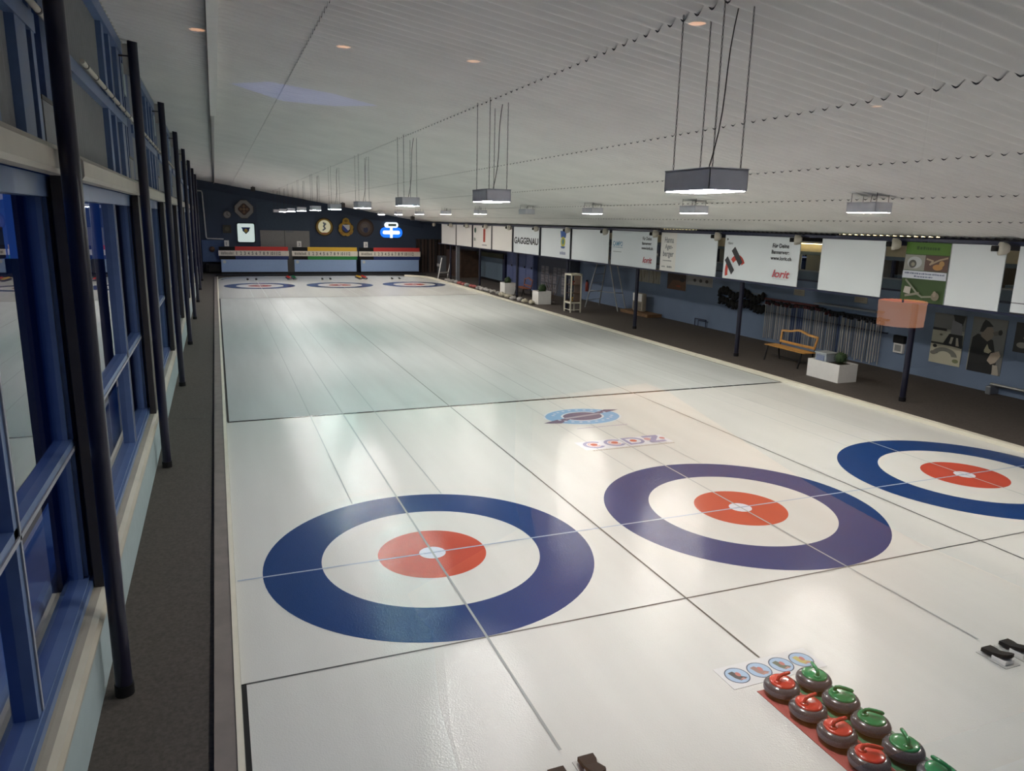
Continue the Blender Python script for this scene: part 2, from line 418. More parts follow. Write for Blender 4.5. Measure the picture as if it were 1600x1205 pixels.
cm.add([(-3.45, Y0-6.5, zc(-3.45)+.12), (12, Y0-6.5, zc(12)+.12), (12, Y1, zc(12)+.12), (-3.45, Y1, zc(-3.45)+.12)], [(0, 1, 2, 3)], M['clad'])
struct('ceiling', cm)
top('ceiling_duct', MB().box(-2.04, -1.92, -6.9, 9.5, zc(-1.92)-.11, zc(-1.92)-.03, M['white']).box(-2.045, -2.035, -6.9, 45.3, zc(-1.92)-.115, zc(-1.92)-.02, M['brown'])
    .box(-2.02, -1.96, 9.5, 45.3, zc(-1.92)-.09, zc(-1.92)-.03, M['alu']), 'long narrow white cable duct running along the ceiling above the left aisle', 'duct')
# eave trim at the low side and beam over the banners
struct('trim_5', MB().box(11.80, 11.98, Y0, Y1, 3.615, 3.67, M['cream']).box(11.70, 11.95, Y0, Y1, 3.49, 3.555, M['navy']))
struct('trim_6', MB().box(11.78, 11.84, 0.0, 41.0, 2.18, 2.225, M['navy']))

# ---- far wall
fw = MB()
fw.add([(-3.45, Y1, 0), (17, Y1, 0), (17, Y1, 3.9), (10.1, Y1, 3.9), (-3.45, Y1, zc(-3.45))], [(0, 1, 2, 3, 4)], M['wallb'])
struct('wall_back', fw)
fw = MB()
fw.add([(-3.1, Y1-.06, zc(-3.1)-.55), (11.95, Y1-.06, zc(11.95)-.5), (11.95, Y1-.06, zc(11.95)+.02), (-3.1, Y1-.06, zc(-3.1)+.02)], [(0, 1, 2, 3)], mat('fascia_blue', (.045, .065, .11), .7))
fw.add([(-3.1, Y1-.06, zc(-3.1)-.55), (11.95, Y1-.06, zc(11.95)-.5), (11.95, Y1, zc(11.95)-.5), (-3.1, Y1, zc(-3.1)-.55)], [(0, 1, 2, 3)], mat('fascia_blue', (.045, .065, .11), .7))
struct('trim_9', MB().box(.55, 3.95, Y1-.03, Y1-.001, 2.85, 4.6, mat('panel_blue', (.066, .098, .15), .7)))
struct('trim_8', fw)
dr = thing('door_1', None, None, (2.3, Y1-.04, 0), kind='structure')
part('door_panel', MB().box(.70, 3.91, Y1-.09, Y1-.03, 0, 2.79, mat('grey_door', (.30, .29, .28), .5, var=.04)), dr, True)
part('door_seam', MB().box(2.25, 2.29, Y1-.10, Y1-.09, 0, 2.79, mat('door_gap', (.12, .12, .12), .6)), dr, True)
part('door_closer', MB().box(2.35, 2.85, Y1-.16, Y1-.09, 2.68, 2.76, M['steel']), dr, True)

# ---- near wall with the gallery window
nw = MB().box(-3.45, 17, Y0-.12, Y0, 0, 3.0, M['wallr']).box(-3.45, 17, Y0-.12, Y0, 4.62, 6.4, M['wallr']).box(3.2, 17, Y0-.12, Y0, 3.0, 4.62, M['wallr']).box(-3.45, -3.0, Y0-.12, Y0, 3.0, 4.62, M['wallr'])
struct('wall_front', nw)
gw = MB(); gw.add([(-3.0, Y0-.03, 3.0), (3.2, Y0-.03, 3.0), (3.2, Y0-.03, 4.62), (-3.0, Y0-.03, 4.62)], [(0, 1, 2, 3)], PANE)
struct('window_20', gw)

# ---- left wall, bay by bay
lw = MB(); BAY = 5.75; SOUT = -3.62
bays = range(-1, 9)
for k in range(0, 9):
    w0 = -6.25+BAY*k; w1 = min(w0+5.05, Y1)
    a0 = max(w0, Y0-.1)
    # pier between windows, low wall, band above
    lw.box(-3.45, -3.15, min(w1+.2, Y1), min(w0+BAY+.1, Y1), 0, 6.0, M['pier'])
    # upper wall behind the cladding
    lw.box(-3.45, -3.22, a0, w1, 4.0, 6.0, M['pier'])
    lw.box(-3.45, -3.10, a0, w1+.7, 0, .60, M['lowwall'])
    # corrugated cladding fields
    def field(ya, yb, za, zb):
        n = max(1, int((yb-ya)/.03)); vs = []
        for i in range(n+1):
            y = ya+(yb-ya)*i/n; x = -3.19+.010*math.cos(2*PI*(y)/.12)
            vs += [(x, y, za), (x, y, zb)]
        lw.add(vs, [(2*i, 2*i+1, 2*i+3, 2*i+2) for i in range(n)], M['clad'], True)
    for za, zb in ((4.12, 4.86), (4.98, 5.78)):
        field(max(a0, w0+.4), w0+2.95, za, zb)
        if w0+4.4 < Y1: field(w0+3.75, w0+4.35, za, zb)
    for ya, yb in ((w0+2.95, w0+3.15), (w0+3.60, w0+3.75), (w0+4.35, w0+4.65), (w0+4.8, w0+4.9)):
        if yb < Y1: lw.box(-3.2, -3.13, ya, yb, 4.1, 5.85, M['frameb'])
    lw.box(-3.2, -3.12, a0, min(w0+4.9, Y1), 4.86, 4.98, M['frameb'])
    lw.box(-3.2, -3.10, a0, min(w0+5.75, Y1), 5.78, 5.93, M['frameb'])
    lw.box(-3.2, -3.09, a0, min(w0+5.75, Y1), 5.93, 5.97, M['cream'])
    if w0+5.6 < Y1:
        lw.box(-3.17, -3.13, w0+4.95, w0+5.45, 4.15, 4.45, M['clad'])
        lw.box(-3.17, -3.125, w0+4.92, w0+5.48, 4.45, 4.48, M['brown'])
        lw.box(-3.17, -3.13, w0+5.0, w0+5.3, 5.3, 5.7, M['lowwall'])
struct('wall_left', lw)
# sill capping along the whole wall
sl = MB(); prof = [(-3.24, .585), (-3.08, .585), (-3.055, .61), (-3.05, .65), (-3.07, .69), (-3.11, .715), (-3.15, .72), (-3.24, .72)]
for k in range(0, 9):
    ya = max(-6.25+BAY*k-.35, Y0); yb = min(-6.25+BAY*(k+1)-.36, Y1)
    n = len(prof); vs = [(x, ya, z) for x, z in prof]+[(x, yb, z) for x, z in prof]
    sl.add(vs, [list(range(n)), list(range(n, 2*n))[::-1]]+[(i, (i+1) % n, n+(i+1) % n, n+i) for i in range(n)], M['sill'])
struct('trim_7', sl)
def window(k):
    w0 = -6.25+BAY*k; w1 = min(w0+5.05, Y1-.02); a0 = max(w0, Y0+.02)
    t = thing('window_%d' % (k+1), None, None, (-3.25, a0, .72), kind='structure')
    f = MB(); fb = M['frameb']; we = min(w1+.20, Y1-.02)
    f.box(-3.34, -3.17, a0, we, .70, .78, fb).box(-3.30, -3.195, a0, we, .78, .80, fb)
    f.box(-3.34, -3.19, a0, we, 3.80, 3.95, fb)
    f.box(-3.34, -3.205, we-.12, we, .78, 3.80, fb).box(-3.34, -3.235, we-.16, we-.12, .80, 3.80, fb)
    if w0 >= Y0: f.box(-3.34, -3.205, w0+.1, w0+.22, .78, 3.80, fb)
    part('window_frame', f, t, True)
    wh = mat('glazing_bead', (.30, .31, .36), .4)
    mu = MB()
    m0 = w0+3.26
    if m0+.2 < w1:
        mu.box(-3.33, -3.205, m0, m0+.11, .80, 3.80, fb).box(-3.204, -3.195, m0+.07, m0+.10, .80, 3.80, wh); part('mullion', mu, t, True)
    tr = MB().box(-3.33, -3.205, a0, we-.12, 1.88, 1.97, fb).box(-3.205, -3.195, a0, we-.1, 1.885, 1.915, wh)
    part('transom', tr, t, True)
    for ya, yb in ((a0, m0), (m0+.11, we-.14)):
        if yb-ya < .3: continue
        for za, zb in ((.79, 1.88), (1.97, 3.81)):
            g = MB(); tilt = TILT if k < 2 else 0.0
            g.add([(-3.27-tilt*(ya-a0), ya, za), (-3.27-tilt*(yb-a0), yb, za), (-3.27-tilt*(yb-a0), yb, zb), (-3.27-tilt*(ya-a0), ya, zb)], [(0, 1, 2, 3)], GLASS)
            part('pane', g, t, True)
    gd = MB()
    if w0+5.7 < Y1:
        gd.box(-3.16, -3.08, w1+.02, w1+.22, .72, 3.95, M['brown']).box(-3.10, -3.065, w1+.24, w1+.28, .72, 3.95, M['cream']).box(-3.16, -3.08, w1+.30, w1+.52, .72, 3.95, M['brown'])
        part('shutter_guide', gd, t, True)
    return t
TILT = 0.0
for k in range(0, 9): window(k)
for k in range(0, 9):
    w0 = max(-6.25+BAY*k, Y0+.02); w1 = min(-6.25+BAY*k+5.25, Y1-.05)
    prof = [(-3.15, 3.95), (-3.05, 3.95), (-3.03, 3.98), (-3.03, 4.10), (-3.07, 4.145), (-3.15, 4.16)]
    b = MB(); n = len(prof); vs = [(x, w0, z) for x, z in prof]+[(x, w1, z) for x, z in prof]
    b.add(vs, [list(range(n)), list(range(n, 2*n))[::-1]]+[(i, (i+1) % n, n+(i+1) % n, n+i) for i in range(n)], M['cream'])
    b.box(-3.15, -3.035, w1, w1+.02, 3.93, 4.17, M['steel'])
    ordn = ['first', 'second', 'third', 'fourth', 'fifth', 'sixth', 'seventh', 'eighth', 'ninth'][k]
    top('shutter_box', b, 'cream roller shutter box above the %s window from the viewer on the left wall' % ordn, 'shutter box', 'shutter boxes along the left wall')
    if k in (0, 1, 2, 3):
        w0 = -6.25+BAY*k
        ya, yb = (max(w0+.9, Y0+.1), w0+5.5)
        t = MB(); t.tube([(-3.085, ya, 5.0), (-3.085, yb, 5.0)], .022, M['cream'], 10)
        y = yb
        while y > ya: t.tube([(-3.085, y-.035, 5.0), (-3.085, y, 5.0)], .026, M['brown'], 10); y -= .62
        top('light_tube_rail', t, 'thin cream tube rail with dark clips under the ceiling, %s window bay' % ordn, 'rail', 'tube rails on the left wall')

# posts
def post(x, y, h, label, r=.062):
    t = thing('steel_post', label, 'post', (x, y, 0))
    part('shaft', MB().tube([(0, 0, 0), (0, 0, h)], r, M['navy2'], 20), t)
    part('base_collar', MB().tube([(0, 0, 0), (0, 0, .09)], r+.008, M['black'], 20), t)
    return t
ords = ['first', 'second', 'third', 'fourth', 'fifth', 'sixth', 'seventh', 'eighth']
for k in range(8):
    t = post(-2.955, -1.63+BAY*k, zc(-2.955)-.03, 'tall dark post by the left windows, %s from the viewer' % ords[k])
    part('bracket', MB().box(-.19, 0, -.012, .012, 5.72, 5.74, M['brown']).box(-.13, -.05, -.01, .01, 5.50, 5.88, M['cream']), t)
    t['group'] = 'dark posts along the left windows'
for k in range(7):
    t = post(11.93, 4.06+BAY*k, 3.50, 'dark blue post under the banner beam, %s from the viewer on the right' % ords[k], .065); t['group'] = 'dark blue posts under the banners'

# outside: snowy ledge and ground, dark hedge
struct('ground_outside', MB().box(-40, -3.46, -40, 80, -1.2, -1.0, M['asphalt']))
top('snow_bank', MB().box(-3.85, -3.46, -6.9, 45, -1.0, .80, M['snow'], .05), 'bluish snow lying on the ledge outside the left windows', 'snow', kind='stuff')
hd = MB()
for i in range(14): hd.box(-30+random.uniform(-2, 2), -22, -30+i*8, -30+i*8+7.6, -1, random.uniform(2, 4.5), M['black'])
top('hedge_outside', hd, 'dark row of buildings outside beyond the left windows', 'buildings', kind='stuff')

# ---- right wall and the restaurant band above it
XW = 14.85
rw = MB().box(XW, XW+.15, Y0, 26.0, 0, 2.12, M['wallr'])
rw.box(XW-.03, XW+.15, Y0, 26.0, 2.12, 2.17, M['navy']).box(XW, XW+.15, Y0, 26.0, 2.17, 2.42, mat('slate_band', (.10, .14, .19), .6))
rw.box(XW-.05, XW+.1, Y0, 26.0, 2.42, 2.46, M['steel'])
rw.box(XW-.02, XW+.12, Y0, 26.0, 2.92, 3.02, mat('slate_band', (.10, .14, .19), .6)).box(XW, XW+.12, Y0, 26.0, 3.02, 3.32, mat('ochre_band', (.50, .44, .31), .6)).box(XW-.02, XW+.12, Y0, 26, 3.32, 3.70, M['navy'])
rw.box(XW+1.6, XW+1.7, Y0, 26.0, 2.1, 3.7, M['wood2'])
y = -6
while y < 26:
    rw.box(XW-.01, XW+.06, y, y+.07, 2.46, 2.92, M['navy']); y += 1.9
# set back stretch with doors and store further away
rw.box(14.3, 14.45, 26.0, 45.5, 0, 3.7, mat('dark_panel_wall', (.075, .085, .11), .7))
rw.box(14.3, 15.0, 25.9, 26.0, 0, 3.7, mat('dark_panel_wall', (.075, .085, .11), .7))
struct('wall_right', rw)
struct('window_10', MB().add([(XW+.03, Y0, 2.46), (XW+.03, 26, 2.46), (XW+.03, 26, 2.92), (XW+.03, Y0, 2.92)], [(0, 1, 2, 3)], GLASS))
ac = MB().box(11.95, 17, Y0, Y1, 3.66, 3.75, mat('aisle_ceiling', (.16, .15, .14), .7)).box(11.95, 12.05, Y0, Y1, 3.62, 3.75, M['navy'])
struct('ceiling_aisle', ac)
struct('wall_gallery_side', MB().box(16.55, 16.7, Y0, Y1, 0, 3.75, M['wood2']))

# ================================================================== LIGHTS OF THE HALL
def links(length, n_max=200):
    mb = MB(); pitch_ = .030; n = int(length/pitch_); z = 0
    for i in range(n):
        c = i*pitch_+pitch_/2; pts = []
        for k in range(9):
            a = 2*PI*k/8; x = .0055*math.cos(a); zz = c+.017*math.sin(a)
            pts.append((x, 0, zz) if i % 2 else (0, x, zz))
        mb.tube(pts, .0023, M['brown'], 5, cap=False)
    return mb
def lamp_proto(hang, lit, ecol, label, loc):
    t = thing('pendant_lamp', label, 'pendant lamp', loc, group=None)
    hx, hy, h = .17, .29, .15
    m = M['housing']; b = MB()
    b.box(-hx, hx, -hy, -hy+.006, 0, h, m).box(-hx, hx, hy-.006, hy, 0, h, m).box(-hx, -hx+.006, -hy, hy, 0, h, m).box(hx-.006, hx, -hy, hy, 0, h, m).box(-hx, hx, -hy, hy, h-.006, h, m)
    b.box(-hx-.004, hx+.004, -hy-.004, hy+.004, h, h+.008, m)
    part('housing', b, t)
    dm = mat('diffuser_%s' % ecol[0], (.8, .8, .8), .4, emit=LAMP*ecol[2] if lit else 0, ecol=ecol[1], var=0) if lit else mat('diffuser_off', (.35, .36, .37), .4)
    d = MB().box(-hx+.008, hx-.008, -hy+.02, hy-.02, -.005, .012, dm)
    part('diffuser', d, t)
    L = hang-h
    key = 'chain%d' % int(hang*100)
    if key not in _m: _m[key] = links(L).mesh('chain')
    for sx in (-1, 1):
        for sy in (-1, 1):
            c = bpy.data.objects.new('chain', _m[key]); C.objects.link(c); c.parent = t; c.location = (sx*.125, sy*.25, h)
    cab = MB(); pts = [(.02, 0, h)]
    if hang > .5:
        for q in range(1, 9): s = q/8; pts.append((.02+.10*s+.02*math.sin(s*6), -.18*math.sin(s*PI/2)*.5, h+L*s))
    else: pts += [(.03, 0, h+L*.5), (.05, 0, h+L)]
    cab.tube(pts, .005, M['brown'], 6); part('cable', cab, t)
    return t
WARM = ('warm', (1.0, .94, .86), 1.0); COOL = ('cool', (.62, 1.0, .93), .55); NEU = ('neutral', (1.0, .98, .95), 1.0)
for k in range(10):
    y = -2.61+4.78*k; hz = 3.96
    lit = k != 9; ec = COOL if k in (2, 4) else NEU
    lb = 'grey box lamp on long chains, %s in the left lamp row' % (ords+['ninth', 'unlit last'])[k]
    t = lamp_proto(zc(1.43)-hz, lit, ec, lb, (1.43, y, hz)); t['group'] = 'box lamps of the left row'
for k in range(-1, 9):
    y = 1.66+4.74*k; hz = 3.975
    lit = k != 3; ec = WARM
    if k == -1: lb = 'grey box lamp close under the ceiling, nearest of the right lamp row'
    else: lb = 'small box lamp close under the ceiling, %s from the right%s' % ((ords+['ninth'])[k], '' if lit else ', unlit')
    t = lamp_proto(zc(7.68)-hz, lit, ec, lb, (7.68, y, hz)); t['group'] = 'box lamps of the right row'
# small devices on the ceiling by the far wall
for i, (x, y) in enumerate([(.14, 40.0), (5.16, 38.6), (9.49, 38.8)]):
    b = MB().box(x-.12, x+.12, y-.1, y+.1, zc(x)-.33, zc(x)-.08, M['brown'], .02).tube([(x, y, zc(x)-.09), (x, y, zc(x)+.01)], .03, M['steel'])
    top('ceiling_speaker', b, 'small dark box hung from the ceiling before the far wall, %s of three' % ['leftmost', 'middle', 'rightmost'][i], 'speaker')

# ================================================================== FAR END
def glow(name, col, e): return mat(name, col, .5, emit=e, ecol=col, var=0)
bx = [(-1.95, 2.32, 'red'), (2.60, 6.86, 'yellow'), (7.02, 11.26, 'red')]
for i, (xa, xb, kc) in enumerate(bx):
    Yb = 43.9; lab = ['left scoreboard with red and navy stripes and numbers over a pale blue panel', 'middle scoreboard with yellow and green stripes and numbers over a pale blue panel',
                      'right scoreboard with red and navy stripes, beside the dark wooden corner'][i]
    t = thing('scoreboard', lab, 'scoreboard', ((xa+xb)/2, Yb, 0), group='scoreboards behind the far targets')
    part('lower_panel', MB().box(xa+.1, xb-.06, Yb, Yb+.06, .13, .93, M['scoreblue']), t, True)
    part('plinth', MB().box(xa+.1, xb-.06, Yb+.02, Yb+.3, .0, .13, M['black']), t, True)
    part('number_strip', (lambda q: q)(MB().box(xa-.03, xb+.05, Yb-.03, Yb+.05, 1.16, 1.50, mat('strip_white', (.86, .80, .70), .5))), t, True)
    tp = {'red': (.66, .04, .035), 'yellow': (.85, .52, .04)}[kc]; bt = {'red': (.015, .035, .16), 'yellow': (.015, .25, .05)}[kc]
    part('top_stripe', MB().box(xa+.98, xb, Yb-.01, Yb+.05, 1.50, 1.76, flat(tp)), t, True, kc+' stripe')
    part('bottom_stripe', MB().box(xa+.98, xb+.02, Yb-.01, Yb+.05, .93, 1.16, flat(bt)), t, True, ('navy' if kc == 'red' else 'green')+' stripe')
    part('team_panel', MB().box(xa, xa+.98, Yb-.012, Yb+.05, 1.50, 1.74, M['black']).box(xa, xa+.98, Yb-.012, Yb+.05, .93, 1.16, M['black']), t, True, 'black name panels')
    nb = MB(); a = Art(nb, (xa, Yb-.032, 1.16), (1, 0, 0), (0, 0, 1), (0, -1, 0), .003)
    for j in range(12):
        s = str(j+1); w_ = .10 if j < 9 else .16
        a.k = 0; a.text(s, xa*0+1.05+j*.235, .07, .21, (.08, .07, .07), width=w_ if s != '1' else .04)
    a.k = 0; a.squig(.12, .08, .75, .18, (.35, .32, .28), 8)
    part('numbers', nb, t, True)
    ci = MB(); a = Art(ci, (xa+.3, Yb-.004, .78), (1, 0, 0), (0, 0, 1), (0, -1, 0), .004); a.ell(0, 0, .1, .1, (.6, .62, .6)); part('lane_disc', ci, t, True)
    # card standing on top
    cx = xa+(.50 if i == 0 else .45)
    cdm = MB().box(cx-.14, cx+.14, Yb-.02, Yb+.04, 1.765, 2.14, M['white']); a = Art(cdm, (cx-.14, Yb-.022, 1.765), (1, 0, 0), (0, 0, 1), (0, -1, 0), .003)
    a.text(str(i+1), .09, .08, .2, (.25, .25, .28))
    top('lane_number_card', cdm, 'small white card numbered %d standing on the %s scoreboard' % (i+1, ['left', 'middle', 'right'][i]), 'card')

FN = (0, -1, 0); FU = (1, 0, 0); FV = (0, 0, 1); YW = Y1-.14
def wallsign(name, label, cat, cx, cz, draw, eps=.006, back=None, depth=.10):
    mb = MB()
    if back: back(mb)
    a = Art(mb, (cx, YW-.002, cz), FU, FV, FN, eps); draw(a)
    return top(name, mb, label, cat)
def d1(a):
    G = (.34, .32, .30)
    def dia(r, c, cut=.25):
        q = r*cut; a.poly([(-q, -r+q*.4), (q, -r+q*.4), (r-q*.4, -q), (r-q*.4, q), (q, r-q*.4), (-q, r-q*.4), (-r+q*.4, q), (-r+q*.4, -q)], c)
    dia(.68, (.10, .09, .09)); dia(.64, G, .3); dia(.40, (.10, .06, .05), .15)
    for dx, dz in ((0, .19), (0, -.19), (.19, 0), (-.19, 0), (0, 0)):
        a.poly([(dx, dz-.1), (dx+.1, dz), (dx, dz+.1), (dx-.1, dz)], (.26, .15, .09) if (dx or dz) else (.3, .2, .12))
wallsign('diamond_emblem', 'grey rounded diamond emblem with brown squares high on the far wall', 'emblem', -.24, 4.13, d1, back=lambda m: m.box(-.24-.3, -.24+.3, YW, Y1-.003, 4.13-.3, 4.13+.3, M['brown']))
def rr(a, w_, h, r, c, n=6):
    p = []
    for sx, sz, t0 in ((1, -1, -PI/2), (1, 1, 0), (-1, 1, PI/2), (-1, -1, PI)):
        for k in range(n+1): t = t0+PI/2*k/n; p.append((sx*(w_-r)+r*math.cos(t), sz*(h-r)+r*math.sin(t)))
    a.poly(p, c)
def d2(a):
    rr(a, .60, .66, .14, (.02, .04, .05)); rr(a, .53, .60, .10, glow('lightbox_white', (.62, .74, .70), .75))
    a.poly([(-.24, .34), (.24, .34), (.20, .12), (.0, -.08), (-.20, .12)], (.02, .03, .14)); a.ell(0, .14, .11, .13, (.62, .45, .1))
    a.poly([(-.28, .36), (.28, .36), (.26, .28), (-.26, .28)], (.02, .04, .25))
wallsign('shield_lightbox', 'lit white sign box with small blue and yellow shield on the far wall', 'sign', -.19, 2.60, d2, back=lambda m: m.box(-.78, .40, YW, Y1-.003, 1.96, 3.24, M['black']))
def d3(a):
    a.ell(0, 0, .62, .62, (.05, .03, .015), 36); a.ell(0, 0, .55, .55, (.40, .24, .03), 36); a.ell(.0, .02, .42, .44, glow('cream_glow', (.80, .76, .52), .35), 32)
    a.stroke([(-.10, -.22), (.05, -.1), (-.05, .05), (.08, .2), (-.06, .28)], .10, (.20, .24, .26)); a.ell(.02, .22, .1, .07, (.3, .34, .36)); a.poly([(-.25, -.38), (.25, -.38), (.18, -.48), (-.18, -.48)], (.45, .14, .04))
wallsign('round_emblem', 'round golden emblem with pale centre, left of three on the far wall', 'emblem', 4.92, 3.08, d3, back=lambda m: m.lathe([(.0, Y1-.003), (.55, Y1-.003), (.60, YW), (0, YW)], M['brown'], 32, (4.92, 0, 3.08), axis='y'))
def d4(a):
    g = (.55, .32, .03)
    a.ell(0, -.12, .54, .52, (.06, .04, .02), 30)
    for k in range(8): t = 2*PI*k/8+.3; a.ell(.33*math.cos(t), -.12+.32*math.sin(t), .20, .20, g, 14)
    a.ell(0, .40, .24, .22, g, 18); a.ell(0, .42, .13, .10, (.30, .16, .02), 12); a.ell(0, -.1, .30, .32, (.05, .035, .02), 20)
    a.poly([(-.25, .16), (.25, .16), (.25, -.14), (0, -.36), (-.25, -.14)], (.72, .72, .72)); a.poly([(-.25, .16), (.16, -.26), (0, -.36), (-.25, -.14)], (.03, .07, .35))
    for s in (-1, 1): a.ell(s*.3, -.42, .12, .09, (.45, .22, .03), 12)
wallsign('crest_emblem', 'golden crowned crest with white and blue shield, middle emblem on the far wall', 'emblem', 6.39, 3.10, d4, back=lambda m: m.lathe([(.0, Y1-.003), (.42, Y1-.003), (.45, YW), (0, YW)], M['brown'], 24, (6.39, 0, 3.0), axis='y'))
def d5(a):
    a.ell(0, 0, .60, .62, (.055, .035, .03), 32); a.ell(0, 0, .50, .52, (.12, .075, .055), 32); a.ell(0, .04, .36, .38, (.17, .13, .12), 28); a.ell(.02, -.14, .17, .2, (.05, .06, .12), 18); a.ell(-.05, .14, .2, .14, (.22, .17, .15), 18)
wallsign('round_emblem', 'dark brown unlit round emblem, right of three on the far wall', 'emblem', 7.74, 3.07, d5, back=lambda m: m.lathe([(.0, Y1-.003), (.52, Y1-.003), (.58, YW), (0, YW)], M['brown'], 32, (7.74, 0, 3.07), axis='y'))
def d6(a):
    bl = glow('sign_blue', (.01, .16, .75), 1.3); wh = glow('sign_white', (.85, .93, .95), 1.2)
    rr(a, .84, .40, .38, flat((.01, .02, .06))); rr(a, .80, .36, .34, bl); rr(a, .62, .13, .12, wh); a.rect(-.09, -.38, .09, .40, wh)
    a.k += 1; a.o = a.o+Vector((.0, 0, .52)); rr(a, .50, .19, .18, wh); a.rect(-.22, -.08, .36, .08, (.22, .32, .26))
wallsign('shop_lightbox', 'glowing blue oval sign with white bars at the right of the far wall', 'sign', 9.58, 2.78, d6, back=lambda m: m.box(8.9, 10.25, YW, Y1-.003, 2.45, 3.1, M['black']))
wallsign('wall_clock', 'small round pale clock left on the far wall', 'clock', -1.30, 3.75, lambda a: (a.ell(0, 0, .25, .25, (.12, .12, .12)), a.ell(0, 0, .21, .21, (.36, .34, .34)), a.stroke([(0, 0), (.0, .15)], .03, (.05, .05, .05)), a.stroke([(0, 0), (.11, -.05)], .03, (.05, .05, .05))),
         back=lambda m: m.lathe([(0, Y1-.003), (.22, Y1-.003), (.22, YW), (0, YW)], M['steel'], 24, (-1.3, 0, 3.75), axis='y'))
wallsign('wall_plaque', 'small dark square plaque below the clock', 'plaque', -1.36, 2.83, lambda a: (a.rect(-.26, -.26, .26, .26, (.07, .065, .05)), a.ell(0, 0, .15, .15, (.12, .11, .07))), back=lambda m: m.box(-1.6, -1.12, YW, Y1-.003, 2.6, 3.06, M['brown']))
top('white_pipe', MB().tube([(-3.05, 45.25, 5.22), (-2.78, 45.25, 5.20), (-2.74, 45.25, 5.1), (-2.66, 45.25, 2.28), (-2.6, 45.25, 2.2), (-1.6, 45.25, 2.18)], .045, M['white'], 10), 'white pipe running down the left end of the far wall', 'pipe')
cb = thing('wall_cupboard', 'blue cupboard in the left far corner above dark equipment', 'cupboard', (-2.3, 44.8, .75))
part('body', MB().box(-2.95, -1.62, 44.5, Y1, .75, 2.12, mat('cupboard_blue', (.05, .10, .22), .5)), cb, True)
part('round_plate', MB().lathe([(0, 0), (.18, 0), (.18, -.05), (0, -.05)], M['wood2'], 20, (-2.35, 44.49, 1.55), axis='y'), cb, True)
top('equipment_cart', MB().box(-2.8, -1.7, 44.2, 45.2, .08, .62, M['black'], .06).tube([(-2.6, 44.15, .1), (-2.6, 44.15, .55)], .05, M['black']), 'low black equipment under the cupboard in the left far corner', 'equipment')

# brooms corner by the right end of the far wall
dk = MB()
cols = [(.05, .035, .03), (.09, .06, .05), (.035, .03, .03), (.12, .08, .065)]
x = 11.35; k = 0
while x < 14.2:
    wd = random.uniform(.08, .17); dk.box(x, x+wd-.012, 45.0+.1*math.sin(k*1.7), 45.3+.1*math.sin(k*1.7), 0, 2.35, mat('curtain_%d' % (k % 4), cols[k % 4], .8)); x += wd; k += 1
top('dark_curtain', dk, 'dark brown pleated curtain covering the far right corner', 'curtain')

# far right corner clutter
def laddr(t, pts, r, m): part('leg', MB().tube(pts, r, m, 8), t, True)
wf = thing('white_trestle', 'pale pink-white trestle frame standing at the far right of the ice', 'frame', (12.0, 39.3, 0))
for dx, dy in ((0, 0), (.9, .9)):
    part('post', MB().tube([(11.15+dx, 38.8+dy, 0), (11.42+dx, 38.8+dy, 1.35)], .035, M['white'], 8), wf, True)
part('rail', MB().tube([(11.22, 38.8, .40), (12.15, 39.7, .34)], .04, M['white'], 8), wf, True)
part('foot_rail', MB().tube([(11.17, 38.8, .12), (12.05, 39.7, .10)], .03, M['brown'], 8), wf, True)
top('grey_column', MB().box(11.85, 12.05, 37.0, 37.2, 0, 3.5, M['steel']), 'slim grey column right of the white trestle', 'column')
bc = thing('wooden_cabinet', 'dark wooden cabinet under the banners left of the blue partition', 'cabinet', (13.3, 40.4, 0))
part('body', MB().box(12.9, 14.25, 39.6, 42.8, 0, 1.75, M['wood2'], .02), bc, True)
part('door', MB().box(12.87, 12.9, 39.7, 41.1, .15, 1.65, mat('door_wood', (.07, .04, .028), .6)), bc, True)
part('door', MB().box(12.87, 12.9, 41.2, 42.7, .15, 1.65, mat('door_wood', (.07, .04, .028), .6)), bc, True)
top('grey_machine', MB().box(12.55, 13.05, 43.2, 43.9, 0, 1.25, M['steel'], .04).box(12.5, 12.56, 43.3, 43.8, .5, .7, M['white']), 'small grey machine in the dark far corner', 'machine')
bp_ = thing('blue_partition', 'pale blue-grey partition panel behind the first planter', 'partition', (14.1, 37.0, 0))
part('panel', MB().box(14.1, 14.28, 34.7, 39.3, .15, 1.5, mat('partition_blue', (.12, .17, .22), .6)), bp_, True)
part('cap', MB().box(14.0, 14.29, 34.5, 39.4, 1.5, 1.78, mat('olive_felt', (.05, .05, .025), .8)), bp_, True)
part('base', MB().box(14.12, 14.28, 34.7, 39.3, 0, .15, M['black']), bp_, True)
part('end_post', MB().box(14.05, 14.28, 34.3, 34.7, 0, 1.75, M['navy']), bp_, True)
lk = thing('locker_row', 'dark blue lockers with small round handles under the banners', 'lockers', (14.1, 31.8, 0))
lm = mat('locker_blue', (.10, .13, .27), .5)
part('body', MB().box(14.02, 14.28, 29.9, 33.9, .02, 2.0, lm), lk, True)
for j in range(4):
    d = part('door', MB().box(14.0, 14.02, 29.95+j*.98, 30.89+j*.98, .08, 1.95, lm), lk, True)
    part('handle', MB().box(13.97, 14.0, 30.05+j*.98, 30.13+j*.98, 1.18, 1.28, M['black']), d, True, root=lk)

